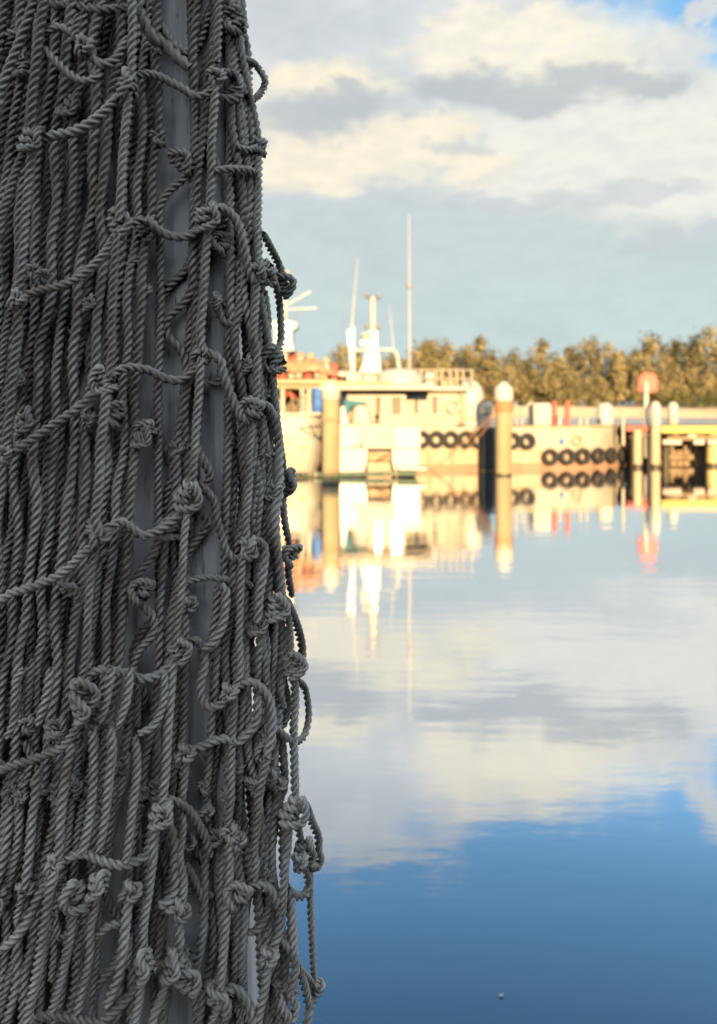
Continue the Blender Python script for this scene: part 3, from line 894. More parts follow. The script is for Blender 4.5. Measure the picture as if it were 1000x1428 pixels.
def slack_pieces():
    """cross legs hanging slack between the bunched ones"""
    r = random.Random(52)
    for i in range(14):
        s = r.choice([r.uniform(0.9, 2.2), r.uniform(3.2, 4.5)]); y = r.uniform(40, 1400)
        x = float(guide_x(s, y)); L = r.uniform(28, 52); sg = r.choice([-1, 1]); h = r.uniform(25, 70)
        if x - 6 < 0: continue
        pts = [(x - sg * L * .5, y - h * .5), (x - sg * L * .3, y + r.uniform(0, 12)), (x, y + h * .28), (x + sg * L * .32, y + r.uniform(-4, 14)), (x + sg * L * .5, y - h * r.uniform(.1, .6))]
        lim = float(np.interp(y, *SIL)) - 6
        pts = [(min(a, lim), b) for a, b in pts]
        strand(pts, r.choice([0.028, 0.034, 0.045]), 13)
        knot(*pts[0], 'm', None, 0.8)


slack_pieces()


def loose_fibres():
    """fine hairs worked loose from the outer strands"""
    r = random.Random(77); vs, fs = [], []
    wts = [len(P) for P, R in FIB]
    for P, R in r.choices(FIB, wts, k=2600):
        i = r.randrange(2, len(P) - 2)
        t = Vector(P[i + 1] - P[i]).normalized()
        a = r.uniform(0, 6.28)
        e1 = (Vector((0, 1, 0)) - t * t.y).normalized(); e2 = t.cross(e1)
        n = (e1 * math.cos(a) + e2 * math.sin(a))
        p = Vector(P[i]) + n * R * 0.9
        L = r.uniform(0.003, 0.011); k = r.uniform(-1, 1)
        w_ = Vector((1, 0, 0)).cross(n).normalized() if r.random() < .5 else t
        w_ = w_ * 0.00011
        o = len(vs); d = (n * r.uniform(.5, 1) + t * k + Vector((0, 0, -.3))).normalized()
        for s in range(4):
            u = s / 3
            q = p + d * L * u + Vector((0, 0, -1)) * (L * .5 * u * u) + t * (k * L * .4 * u * u)
            vs += [q - w_ * (1 - u * .7), q + w_ * (1 - u * .7)]
        for s in range(3): fs.append((o + 2 * s, o + 2 * s + 1, o + 2 * s + 3, o + 2 * s + 2))
    me = bpy.data.meshes.new('loose_fibres'); me.from_pydata([tuple(v) for v in vs], [], fs); me.update()
    me.materials.append(mat('pale_fibre', (0.5, 0.48, 0.43), 0.5, 0.1, 5.0))
    net_part('loose_fibres', me, 'stuff')


loose_fibres()

# ================================================================== FAR SHORE TREES
def crown_mesh(name, seed, mats, shape, nclump, nleaf, leaf):
    """leaf-sized faces gathered in sprays through the crown's volume; unit height 1, base at z = 0"""
    r = random.Random(seed); g = np.random.default_rng(seed)
    vs, fs, mi = [], [], []
    for c in range(nclump):
        z = r.uniform(0.10, 1.0)
        prof = {'spire': (math.sin(math.pi * min(1, 0.12 + z * 0.9)) ** 0.7) * (1.1 - 0.62 * z), 'round': math.sin(math.pi * (0.14 + 0.83 * z)) ** 0.6,
                'bush': math.sin(math.pi * (0.3 + 0.68 * z)) ** 0.6}[shape]
        w = {'spire': 0.20, 'round': 0.36, 'bush': 0.75}[shape]
        a = r.uniform(0, 2 * math.pi); d = math.sqrt(r.random()) * w * prof * r.uniform(0.75, 1.12)
        cx, cy, cz = d * math.cos(a), d * math.sin(a), z * 0.95
        rad = {'spire': 0.05, 'round': 0.066, 'bush': 0.12}[shape] * r.uniform(0.6, 1.35)
        mt = 0 if r.random() < 0.72 else 1
        pts = np.clip(g.normal(0, 1, (nleaf, 3)), -1.5, 1.5) * np.array([rad * 0.8, rad * 0.8, rad * (1.25 if shape != 'bush' else 0.8)]) + np.array([cx, cy, cz])
        for p in pts:
            if p[2] < 0: continue
            L = leaf * r.uniform(0.6, 1.5); Wd = L * r.uniform(0.4, 0.75)
            p = Vector(p); o = len(vs)
            # a leaf faces outwards from its own spray, and so does the spray from the crown
            nn = (p - Vector((cx, cy, cz))).normalized() * 1.0 + Vector((p.x, p.y, 0)).normalized() * 0.6 + Vector((r.gauss(0, .35), r.gauss(0, .35), r.gauss(0, .35) + .25))
            nn.normalize()
            up = Vector((r.gauss(0, .6), r.gauss(0, .6), 1.0)); ax = (up - nn * up.dot(nn)).normalized(); sd_ = ax.cross(nn)
            vs += [p - ax * L / 2, p + sd_ * Wd / 2, p + ax * L / 2, p - sd_ * Wd / 2]
            fs.append((o, o + 1, o + 2, o + 3)); mi.append(mt)
    me = bpy.data.meshes.new(name)
    me.from_pydata([tuple(v) for v in vs], [], fs)
    for m in mats: me.materials.append(M[m])
    me.polygons.foreach_set('material_index', mi); me.update()
    return me


def trunk_mesh(seed, shape):
    r = random.Random(seed); mb = MB()
    h = 0.8
    pts = [(0, 0, -0.06)]
    for k in range(1, 6): pts.append((r.gauss(0, 0.012), r.gauss(0, 0.012), h * k / 5))
    mb.tube(pts, [0.022, 0.019, 0.016, 0.012, 0.008, 0.003], 7)
    for k in range(9):
        z = r.uniform(0.18, 0.7); a = r.uniform(0, 6.28); L = r.uniform(0.1, 0.24) * (1.0 if shape == 'round' else 0.6)
        mb.tube([(0, 0, z), (L * .5 * math.cos(a), L * .5 * math.sin(a), z + L * .5), (L * math.cos(a), L * math.sin(a), z + L * 1.2)], [0.008, 0.005, 0.002], 5)
    o = mb.build('trunk', 'bark'); me = o.data; bpy.data.objects.remove(o)
    return me


KIND = {}
for kind, shape, mats, n in (('gold', 'spire', ('gold_leaf', 'olive_leaf'), 3), ('pale', 'round', ('gold_leaf', 'olive_leaf'), 3), ('dark', 'round', ('olive_leaf', 'gold_leaf'), 3), ('shrub', 'bush', ('green_leaf', 'olive_leaf'), 2)):
    KIND[kind] = [(crown_mesh('crown', hash_ + 31 * len(kind), mats, shape, {'spire': 62, 'round': 66, 'bush': 26}[shape], 34, {'spire': 0.046, 'round': 0.048, 'bush': 0.075}[shape]),
                   trunk_mesh(hash_, shape) if shape != 'bush' else None) for hash_ in range(1, n + 1)]
tr = random.Random(21)


def tree(px, Y, top, kind, name, label, cat, group, wide=1.0):
    base = 1.2 + (0.5 if Y > 145 else 0)
    x = (px - CX) / F * Y
    ht = CAMZ + (HY - top) / F * Y - base
    t = thing(name, (x, Y, base), label, cat, group)
    cm, tm = KIND[kind][tr.randrange(len(KIND[kind]))]
    c = bpy.data.objects.new('crown', cm); col.objects.link(c); c.parent = t
    c.scale = (ht * wide, ht * wide, ht); c.rotation_euler.z = tr.uniform(0, 6.28)
    if tm:
        k = bpy.data.objects.new('trunk', tm); col.objects.link(k); k.parent = t
        k.scale = (ht, ht, ht * 0.95); k.rotation_euler.z = tr.uniform(0, 6.28)
    return t


TOPX = [340, 480, 540, 575, 598, 640, 680, 700, 730, 760, 830, 870, 905, 930, 968, 1000, 1080, 1200]
TOPY = [500, 494, 494, 496, 484, 482, 474, 473, 484, 480, 481, 477, 480, 474, 467, 468, 466, 462]
G_T = 'trees along the far sand bank'
ZONES = [(500, 'behind the floats on the fishing boat'), (560, 'behind the catamaran mast'), (600, 'beside the tallest antenna'), (660, 'above the cabin guard rails'), (722, 'behind the pile with domed white cap'),
         (780, 'above the white deck locker and red bollards'), (830, 'above the slim deck stanchion'), (880, 'above the stout pile with rounded sleeve'), (925, 'behind the red life ring housing'),
         (962, 'above the rounded white sleeve on the jetty'), (1004, 'above the yellow jetty edge'), (1400, 'beyond the jetty, past the yellow edge')]
ORD = ['first', 'second', 'third', 'fourth', 'fifth', 'sixth', 'seventh', 'eighth']
seen = {}


def where(px, what):
    z = next(t for x, t in ZONES if px < x)
    k = seen.get((what, z), 0); seen[(what, z)] = k + 1
    return what.replace('#', ORD[k]) + ' ' + z


px = 405.0
while px < 1110:
    p = px + tr.uniform(-6, 6); tp = float(np.interp(p, TOPX, TOPY)) + tr.choice([-10, -4, 0, 5, 12, 20])
    k = tr.choice(['dark', 'dark', 'pale', 'dark'])
    tree(p, tr.uniform(151, 166), tp, k, 'broad_tree', where(p, '# broad olive tree of the back row' if k == 'dark' else '# broad golden tree of the back row'), 'tree', G_T, tr.uniform(0.85, 1.15))
    px += tr.uniform(18, 27)
px = 400.0
while px < 1110:
    p = px + tr.uniform(-3, 3); tp = float(np.interp(p, TOPX, TOPY)) + tr.uniform(12, 52)
    tree(p, tr.uniform(141, 149), tp, tr.choice(['gold', 'pale', 'pale']), 'upright_tree', where(p, '# upright golden tree of the front row'), 'tree', G_T, tr.uniform(1.1, 1.6))
    px += tr.choice([13, 17, 21, 26, 34])
for px in np.arange(-150, 398, 21):
    p = px + tr.uniform(-7, 7); hi = tr.random() < .55
    tree(p, tr.uniform(151, 166) if hi else tr.uniform(141, 149), 494 + tr.uniform(-8, 12) if hi else 520 + tr.uniform(-10, 14), 'dark' if hi else tr.choice(['gold', 'pale']), 'far_tree',
         'tree of the far bank standing out of sight behind the hanging net', 'tree', 'trees hidden behind the net', tr.uniform(1.0, 1.5))
tree(596, 172, 481, 'dark', 'lone_tree', 'small dark tree crown standing alone against the sky beside the tallest antenna', 'tree', G_T, 0.7)
for px in (572, 604, 640, 668, 705, 738, 790, 823, 858, 902, 925, 941, 958, 976, 993, 1012, 1040):
    big = px > 915
    p = px + tr.uniform(-4, 4)
    tree(p, tr.uniform(136.5, 139.5), 546 + tr.uniform(-4, 6) if big else 556 + tr.uniform(-3, 4), 'shrub', 'shrub',
         where(p, '# dense green shrub on the beach' if big else '# low green shrub on the beach'), 'shrub', 'shrubs along the beach', 1.1 if big else 0.9)

# ================================================================== PILES
def pile(px, pyw, w, top, label, name='mooring_pile', mt='pile', wet=0.07, cap=None, lean=0.0):
    """px centre, pyw waterline row, w width in px, top row"""
    Y = CAMZ * F / (pyw - HY); r = w / 2 / F * Y; x = (px - CX) / F * Y
    zt = CAMZ - (top - HY) / F * Y
    t = thing(name, (x, Y, 0.0), label, 'pile')
    rr = random.Random(int(px))
    prof = [(r * 1.02, wet), (r * rr.uniform(.97, 1.02), zt * 0.4), (r * 0.98, zt * 0.7), (r * 0.97, zt - 0.03), (r * 0.9, zt)]
    part(MB().lathe(prof, (x, Y, 0), 20), 'shaft', mt, t)
    part(MB().lathe([(r * 1.0, -1.5), (r * 1.05, wet * 0.7), (r * 1.03, wet + 0.001)], (x, Y, 0), 20), 'wet_foot', 'wet', t)
    return t, x, Y, r, zt


# left of the catamaran: weathered pile with a pointed white cap
t, x, Y, r, zt = pile(461.5, 675, 24, 556, 'thick mossy timber pile with pointed white cap beside the catamaran')
part(MB().lathe([(r * 1.02, -0.02), (r * 1.1, 0.02), (r * 1.1, 0.24), (r * 0.7, 0.36), (r * 0.3, 0.46), (0.02, 0.5)], (x, Y, zt), 20), 'cap', 'white', t, 30)
P1 = (x, Y, zt)
# middle pile with rounded white cap and orange rope wound under it
t, x, Y, r, zt = pile(702.5, 663, 22, 558, 'tall timber pile with domed white cap and orange collar in front of the workboat')
part(MB().lathe([(r * 1.0, -0.06), (r * 1.2, 0.0), (r * 1.24, 0.26), (r * 1.08, 0.38), (r * 0.55, 0.50), (r * 0.25, 0.56), (0.02, 0.57)], (x, Y, zt), 20), 'cap', 'white', t, 30)
mb = MB()
for k in range(5): mb.torus((x, Y, zt - 0.10 - 0.055 * k), r * 1.08, 0.035, (0.04 * (k % 2), 0.05, 1), 20, 6)
tag(mb.build('rope_coil', 'orange', None, 40), 'orange rope wound round the pile just under its domed white cap', 'rope')
P2 = (x, Y, zt)
# dark sleeved fender pile
t, x, Y, r, zt = pile(679, 656, 22, 600, 'black sleeved fender pile standing close to the timber pile with domed cap', 'fender_pile', 'sleeve', 0.03)
mb = MB().lathe([(r * 1.03, -0.04), (r * 1.06, 0.02), (r * 0.8, 0.10)], (x, Y, zt), 18)
part(mb, 'collar', 'rubber', t)
mb = MB().lathe([(r * 0.5, 0.06), (r * 0.45, 0.5), (r * 0.7, 0.56), (r * 0.75, 0.78), (r * 0.5, 0.86)], (x, Y, zt), 16)
part(mb, 'bollard', 'white', t)
PB = (x, Y, zt)
# piles of the jetty and beyond
for px, pyw, w, top, cp, mt, lab in (
        (889, 652, 12, 600, 0, 'pale_pile', 'short bare pale pile under the red jetty edge'),
        (914, 652, 13, 594, 34, 'pale_pile', 'pale pile with tall white sleeve at the corner of the jetty'),
        (938.5, 645, 13, 590, 29, 'pale_pile', 'pile with rounded white sleeve rising behind the yellow jetty edge'),
        (843.5, 644, 21, 600, 38, 'pale_pile', 'stout pile with broad rounded white sleeve behind the workboat bow'),
        (994, 650, 18, 603, 0, 'yellow_pile', 'pale yellow pile under the yellow edge of the jetty')):
    if mt == 'yellow_pile': M.setdefault('yellow_pile', mat('faded_yellow_paint', (0.62, 0.50, 0.20), 0.6, 0.1, 2.0))
    t, x, Y, r, zt = pile(px, pyw, w, top, lab, mt=mt, wet=0.12)
    if cp:
        h = cp / F * Y
        part(MB().lathe([(r * 0.9, -0.05), (r * 1.12, 0.0), (r * 1.1, h * 0.75), (r * 0.95, h * 0.9), (r * 0.55, h), (0.02, h * 1.01)], (x, Y, zt), 18), 'sleeve', 'white', t, 40)


# ================================================================== WORKBOAT WITH TYRES
def workboat():
    A = Vector((1.99 - 2.95, 26.9 - 0.55, 0)); d = Vector((7.1, 1.25, 0)).normalized(); nrm = Vector((-d.y, d.x, 0))   # nrm points away from the camera
    Lh, Bm = 11.0, 3.4
    q = lambda u, w, z: A + d * u + nrm * w + Vector((0, 0, z))
    t = thing('workboat', q(5, 1.7, 0), 'cream and tan workboat with black tyre fenders along its side and a white cabin aft', 'boat')

    def section(u):
        k = max(0.0, (u - 8.0) / (Lh - 8.0)); return Bm / 2 * (1 - k ** 2.1)

    def shell(u0, u1, z0, z1, inset, flare=0.0, n=24):
        vs, fs = [], []
        us = np.linspace(u0, u1, n)
        for u in us:
            h = max(section(u) - inset, 0.02)
            vs += [q(u, Bm / 2 - h + flare, z0), q(u, Bm / 2 - h, z1), q(u, Bm / 2 + h, z1), q(u, Bm / 2 + h - flare, z0)]
        for i in range(n - 1):
            o = 4 * i
            for k in range(4):
                fs.append((o + k, o + (k + 1) % 4, o + 4 + (k + 1) % 4, o + 4 + k))
        fs += [(0, 1, 2, 3), tuple(4 * (n - 1) + k for k in (3, 2, 1, 0))]
        return MB().add(vs, fs)
    part(shell(0, Lh - .02, -0.5, 0.72, 0.0, 0.06), 'hull', 'salmon', t, 30)
    part(shell(-0.02, Lh, -0.3, 0.2, -0.012, 0.045), 'boot_stripe', 'boot', t, 30)
    part(shell(0, 6.55, 0.722, 1.32, 0.0), 'bulwark', 'cream', t, 30)
    part(shell(6.552, Lh - .15, 0.722, 1.36, 0.14), 'bulwark', 'cream', t, 30)
    part(shell(-.01, 6.56, 1.322, 1.40, -0.03), 'gunwale', 'cream', t, 30)
    part(shell(6.57, Lh - .1, 1.362, 1.43, 0.11), 'gunwale', 'tan', t, 30)
    part(shell(6.5, Lh, 0.63, 0.74, -0.05), 'rubbing_strake', 'cream', t, 30)

    def bx(name, mt, u0, u1, w0, w1, z0, z1, parent=t):
        c = q((u0 + u1) / 2, (w0 + w1) / 2, (z0 + z1) / 2)
        return part(MB().box(c, (u1 - u0, w1 - w0, z1 - z0), math.atan2(d.y, d.x)), name, mt, parent, 30)
    pu = lambda px, w=0.0: next(u for u in np.linspace(-3, 14, 3400) if CX + F * q(u, w, 0).x / q(u, w, 0).y >= px)
    pz = lambda py, px, w=0.0: CAMZ - (py - HY) / F * q(pu(px, w), w, 0).y
    # cabin aft
    w0 = 0.7
    u0, u1 = pu(487, w0), pu(641, w0)
    zt, zb = pz(545, 570, w0), 1.15
    cab = bx('cabin', 'cream', u0, u1, w0, 2.9, zb, zt)
    bx('cabin_roof', 'white', u0 - .15, u1 + .25, w0 - .28, 3.1, zt + .002, zt + .14)
    for (a, b, c, e) in ((545, 560, 552, 577), (577, 583, 554, 577), (602, 610, 553, 577), (530, 537, 553, 577)):
        ua, ub = pu(a, w0), pu(b, w0)
        fr = bx('window', 'white', ua - .05, ub + .05, w0 - .03, w0 + .02, pz(e, a, w0) - .05, pz(c, a, w0) + .05, t)
        part(MB().box(q((ua + ub) / 2, w0 - .036, (pz(e, a, w0) + pz(c, a, w0)) / 2), (ub - ua, .02, pz(c, a, w0) - pz(e, a, w0)), math.atan2(d.y, d.x)), 'pane', 'glass', fr)
    bx('cabin_corner_post', 'tan', u1 + .01, u1 + .06, w0 - .02, w0 + .1, zb, zt)
    # guard rails on the cabin roof
    rw = 0.55
    for px in (587, 608, 616, 628, 637, 646, 658):
        a = q(pu(px, rw), rw, 0)
        part(MB().tube([(a.x, a.y, zt + .14), (a.x, a.y, pz(516, px, rw))], 0.035, 8), 'rail_post', 'cream', t)
    for py in (516, 528):
        a, b = q(pu(572, rw), rw, pz(py, 572, rw)), q(pu(659, rw), rw, pz(py, 659, rw))
        part(MB().tube([a, b], 0.022, 8), 'rail', 'cream', t)
    bx('roof_locker', 'white', pu(594, .8), pu(605, .8), .8, 1.3, zt + .14, pz(519, 600, .8))
    bx('roof_locker', 'tan', pu(617, .8), pu(636, .8), .8, 1.3, zt + .14, pz(531, 626, .8))
    # white tank standing behind the cabin
    a = q(pu(655, 1.2), 1.2, 0); R = 19.5 / F * a.y
    z1 = pz(585, 655, 1.2); z2 = pz(530, 655, 1.2); H = z2 - z1
    part(MB().lathe([(R * .9, 0), (R, .08), (R, H * .58), (R * .93, H * .74), (R * .74, H * .88), (R * .42, H * .97), (.02, H)], (a.x, a.y, z1), 28), 'tank', 'white', t, 50)
    bx('tank_base', 'canvas', pu(632, .8), pu(676, .8), .8, 2.0, 1.1, z1 - .002)
    bx('freeing_port', 'dark', pu(640, 0), pu(649, 0), -.012, .05, pz(597, 645), pz(589, 645))
    # deck gear forward
    bx('deck_locker', 'white', pu(746, .9), pu(768, .9), .9, 1.5, 1.3, pz(562, 757, .9))
    for px in (772, 790):
        a = q(pu(px + 1, 1.0), 1.0, 0)
        part(MB().lathe([(.085, 0), (.085, .78), (.07, .84), (.03, .87)], (a.x, a.y, pz(594, px, 1.0)), 14), 'bollard', 'coral', t)
    for px, tp in ((818, 580), (869, 568)):
        a = q(pu(px, .3), .3, 0)
        part(MB().tube([(a.x, a.y, .75), (a.x, a.y, pz(tp, px, .3) - .02), (a.x, a.y, pz(tp, px, .3))], [.055, .05, .03], 10), 'stanchion', 'cream', t)
    hp = [q(pu(727, .8), .8, 1.35), q(pu(730, .8), .8, pz(578, 730, .8)), q(pu(735, .8), .8, pz(566, 735, .8)), q(pu(741, .8), .8, pz(561, 741, .8)), q(pu(745, .8), .8, pz(564, 745, .8)), q(pu(746, .8), .8, 1.35)]
    part(MB().tube(hp, .04, 8), 'hoop_rail', 'cream', t)
    part(MB().tube([q(pu(713, .8), .8, 1.3), q(pu(713, .8), .8, pz(568, 713, .8)), q(pu(719, .8), .8, pz(562, 719, .8)), q(pu(721, .8), .8, 1.3)], .045, 8), 'hoop_rail', 'cream', t)
    for px in (780, 809):
        a = q(pu(px, .6), .6, 0)
        part(MB().lathe([(.07, 0), (.1, .06), (.06, .1), (.06, .34), (.1, .4), (.04, .44)], (a.x, a.y, 1.36), 12), 'cleat_post', 'white', t)
    bx('scupper', 'blue', pu(780, .13), pu(786, .13), .10, .2, pz(620, 783), pz(612, 783))
    part(MB().torus(q(pu(805, .1), .11, pz(614, 805)), .16, .035, nrm, 18, 6), 'hawse_ring', 'tan', t)
    # tyres along the side, each hung on its own
    ts = []
    for i, (px, py, wd) in enumerate([(587, 613, 0), (607, 613, 0), (627, 613, 0), (648, 613, 0), (665, 613, 0), (713, 615, 0), (733, 615.5, 0),
                                      (765, 637.5, 1), (788.5, 637, 1), (809.5, 636.5, 1), (830, 635.5, 1), (847.5, 635, 1), (863, 635, 1)]):
        k = 0.0
        u = pu(px)
        for _ in range(8):                      # follow the bow's curve
            h = Bm / 2 - section(u)
            u = pu(px, h)
        e = 0.02
        tang = ((q(u + e, Bm / 2 - section(u + e), 0)) - q(u - e, Bm / 2 - section(u - e), 0)).normalized()
        out = Vector((tang.y, -tang.x, 0))
        c = q(u, h, 0) + out * 0.15
        z = CAMZ - (py - HY) / F * c.y
        Rt, rt = (0.195, 0.082)
        c.z = z
        ty = thing('tyre_fender', c, None, 'tyre', 'tyre fenders along the workboat')
        mb = MB(); mb.torus(c, Rt, rt, out, 32, 12, 1.15)
        part(mb, 'tyre', 'rubber', ty, 60)
        tm = MB().torus(c + out * 0.01, Rt + rt * .86, rt * .3, out, 32, 6, 2.6)
        part(tm, 'tread', 'rubber', ty, 30)
        part(MB().tube([c + out * -.02 + Vector((0, 0, Rt)), c + out * -.06 + Vector((0, 0, Rt + .16 if wd else Rt + .12))], .014, 6), 'lanyard', 'orange', ty)
        ts.append(ty)
    names = ['black tyre hanging under the cabin, half hidden by the catamaran stern', 'black tyre under the cabin door, next after the one by the catamaran',
             'black tyre under the cabin, third along from the catamaran', 'black tyre under the white tank, crossed by the orange mooring lines', 'black tyre partly hidden behind the black sleeved pile',
             'black tyre peeping out behind the pile with the domed cap', 'black tyre below the hoop rail, last of the upper row', 'black tyre at the start of the lower row, below the white deck locker',
             'second black tyre of the lower row, below the red bollards', 'third black tyre of the lower row, below the slim deck stanchion', 'fourth black tyre of the lower row, third in from the bow',
             'black tyre second in from the bow of the workboat', 'black tyre at the very bow of the workboat by the jetty']
    for a, b in zip(ts, names): a['label'] = b
    # lifebuoy on the cabin end
    c = q(pu(631, w0), w0 - .10, 0); c.z = CAMZ - (567 - HY) / F * c.y
    lb = thing('lifebuoy', c, 'pale orange ring lifebuoy hung on the cabin side beside the white tank', 'lifebuoy')
    part(MB().torus(c, .2, .062, (-nrm), 24, 10), 'ring', 'canvas', lb)
    for k in range(4):
        an = math.pi / 4 + k * math.pi / 2
        part(MB().torus(c + d * .2 * math.cos(an) + Vector((0, 0, .2 * math.sin(an))), .064, .012, d * -math.sin(an) + Vector((0, 0, math.cos(an))), 14, 6), 'band', 'coral', lb)
    return q(pu(876, 1.2), 1.2, 1.0)


BOW = workboat()


# ================================================================== CATAMARAN, STERN TOWARDS US
def catamaran():
    Y0 = 24.9
    t = thing('catamaran', W(530, 664, Y0 + 2), 'white flybridge catamaran moored stern on with a mast and tall antennas', 'boat')
    bx = lambda name, mt, x0, x1, y0, y1, Ya, Yb, par=t: part(MB().box(((W(x0, y0, Ya).x + W(x1, y0, Ya).x) / 2, (Ya + Yb) / 2, (W(x0, y0, Ya).z + W(x0, y1, Ya).z) / 2),
                                                          (abs(W(x1, y0, Ya).x - W(x0, y0, Ya).x), Yb - Ya, abs(W(x0, y0, Ya).z - W(x0, y1, Ya).z))), name, mt, par, 30)
    # two hulls with rounded, tapering sterns and a tunnel between
    for (xa, xb, inn) in ((464, 514, 1), (545, 587, -1)):
        A, B = W(xa, 600, Y0).x, W(xb, 600, Y0).x
        cx, hw = (A + B) / 2, (B - A) / 2
        vs, fs = [], []
        secs = [(Y0, .92), (Y0 + .25, 1.0), (Y0 + 4, 1.0), (Y0 + 6.5, .7), (Y0 + 8, .1)]
        prof = [(-1.0, .86), (-1.0, .52), (-.88, .25), (-.62, .02), (-.3, -.25), (.3, -.25), (.62, .02), (.88, .25), (1.0, .52), (1.0, .86)]
        for (yy, k) in secs:
            for (a, z) in prof: vs.append((cx + a * hw * k, yy, z))
        n = len(prof)
        for i in range(len(secs) - 1):
            for k in range(n):
                fs.append((i * n + k, i * n + (k + 1) % n, (i + 1) * n + (k + 1) % n, (i + 1) * n + k))
        fs.append(tuple(range(n))); fs.append(tuple((len(secs) - 1) * n + k for k in range(n))[::-1])
        part(MB().add(vs, fs), 'hull', 'white', t, 50)
    bx('tunnel_wall', 'salmon', 513, 546, 626, 668, Y0 + .75, Y0 + 1.5)
    bx('tunnel_step', 'tan', 514, 545, 634, 643, Y0 + .45, Y0 + .749)
    bx('transom', 'white', 474, 586, 594, 626, Y0 - .05, Y0 + .25)
    bx('transom_cap', 'cream', 472, 588, 591, 594.5, Y0 - .1, Y0 + .3)
    for px in (495, 504): bx('exhaust_outlet', 'dark', px - 2, px + 2, 620, 624.5, Y0 - .075, Y0 - .051)
    bx('transom_door', 'cream', 499, 552, 597, 623, Y0 - .075, Y0 - .052)
    bx('boarding_step', 'white', 556, 594, 651.5, 656, Y0 - .55, Y0 + .05)
    # raking quarter coaming by the pile
    pl = [W(475, 568, Y0), W(480, 566, Y0), W(487, 596, Y0), W(475, 596, Y0)]
    part(MB().prism(pl, (0, 0, 0), (0, 1.6, 0)), 'coaming', 'white', t, 20)
    # cockpit, cabin and flybridge
    Yc = Y0 + 1.7
    bx('cabin', 'cream', 484, 566, 543, 597, Yc, Yc + 4.5)
    for (a, b) in ((523, 532), (546, 560)):
        f = bx('window', 'white', a - 1, b + 1, 552, 579, Yc - .05, Yc + .02)
        bx('pane', 'glass', a, b, 553, 578, Yc - .056, Yc - .03, f)
    bx('flybridge_deck', 'cream', 446, 606, 535.5, 544, Y0 + .9, Yc + 4.7)
    bx('deck_edge', 'tan', 446, 545, 531.5, 536, Y0 + .85, Y0 + 1.2)
    # rounded flybridge mouldings
    def dome(x0, x1, y0, y1, Ya, mt, name):
        c = W((x0 + x1) / 2, y1, Ya); rx = (W(x1, y1, Ya).x - W(x0, y1, Ya).x) / 2; h = W(0, y0, Ya).z - c.z
        prof = [(math.cos(a) ** .6 if a < 1.55 else .02, math.sin(a)) for a in np.linspace(0, 1.56, 9)]
        part(MB().lathe([(p * rx, z * h) for p, z in prof], tuple(c), 24, 1, min(1.2 / rx, 1.2)), name, mt, t, 60)
    dome(462, 510, 517, 535.6, Yc + .8, 'white', 'flybridge_moulding')
    dome(523, 590, 514, 535.6, Yc + .9, 'white', 'flybridge_moulding')
    dome(490, 540, 516, 535.6, Yc + 1.6, 'white', 'flybridge_moulding')
    # tarpaulins in the cockpit
    dome(488, 519, 563, 593, Y0 + .9, 'canvas', 'cockpit_cover')
    pl = [W(480, 557, Y0 + .6), W(512, 561, Y0 + .6), W(512, 564, Y0 + .6), W(490, 566, Y0 + .6), W(486, 578, Y0 + .6), W(481, 572, Y0 + .6)]
    part(MB().prism(pl, (0, 0, 0), (0, .5, 0)), 'canopy', 'teal', t, 20)
    for py in (582, 591): part(MB().torus(W(526, py, Y0 + .2), .055, .04, (0, 1, 0), 12, 6), 'block', 'rubber', t)
    # mast: flared foot, shaft, crosstree with lamps, radar
    Ym = Yc + 1.0
    s = Ym / F
    foot = [W(a, b, Ym) for a, b in ((501, 520), (508, 502), (513, 480), (514, 462), (526, 462), (526, 480), (529, 500), (531, 520))]
    part(MB().prism(foot, (0, -.12, 0), (0, .22, 0)), 'mast_foot', 'white', t, 20)
    mast = part(MB().tube([W(520, 470, Ym), W(520, 415, Ym)], .095, 10), 'mast', 'white', t)
    part(MB().tube([W(512, 416, Ym), W(529, 416, Ym)], .03, 8), 'crosstree', 'cream', mast)
    for px, py in ((512.5, 412), (528, 412.5), (511.5, 455), (528, 455.5)):
        c = W(px, py, Ym - .1)
        part(MB().lathe([(.05, 0), (.075, .03), (.075, .13), (.04, .17)], (c.x, c.y, c.z - .08), 12), 'lamp', 'metal', mast)
    part(MB().tube([W(511, 457, Ym), W(529, 457, Ym)], .028, 8), 'crosstree', 'white', mast)
    c = W(510, 474, Ym - .2)
    part(MB().lathe([(.08, -.1), (.1, 0), (.1, .1), (.19, .12), (.2, .2), (.12, .24)], tuple(c), 16), 'radar', 'white', mast)
    bx('radar_bracket', 'white', 503, 517, 474, 482, Ym - .3, Ym - .1)
    arch = [W(491, 489, Ym), W(520, 488, Ym), W(546, 488, Ym), W(551, 490, Ym), (W(554, 497, Ym)), W(558, 520, Ym)]
    part(MB().tube(arch, .058, 10), 'arch', 'white', t)
    pl = [W(484, 462, Ym), W(494, 455, Ym), W(495, 520, Ym), W(490, 520, Ym)]
    part(MB().prism(pl, (0, -.08, 0), (0, .08, 0)), 'antenna_stand', 'white', t, 20)

    def whip(a, b, r0, name='antenna', mt='white'):
        A, B = W(*a), W(*b)
        o = part(MB().tube([A, A.lerp(B, .5), B], [r0 * .5, r0 * .34, r0 * .15], 8), name, mt, t)
        return o
    whip((490.5, 455, Ym - .1), (499, 358, Ym - .1), .055)
    whip((549, 489, Ym), (543, 424, Ym), .045)
    k = whip((571.5, 516, Ym + 1), (570.5, 300, Ym + 1), .075)
    a, b = W(571, 402, Ym + 1), W(571, 396, Ym + 1)
    part(MB().tube([a, b], .1, 10), 'ferrule', 'metal', k)
    whip((479, 520, Ym + 2), (477, 402, Ym + 2), .035, mt='metal')


catamaran()


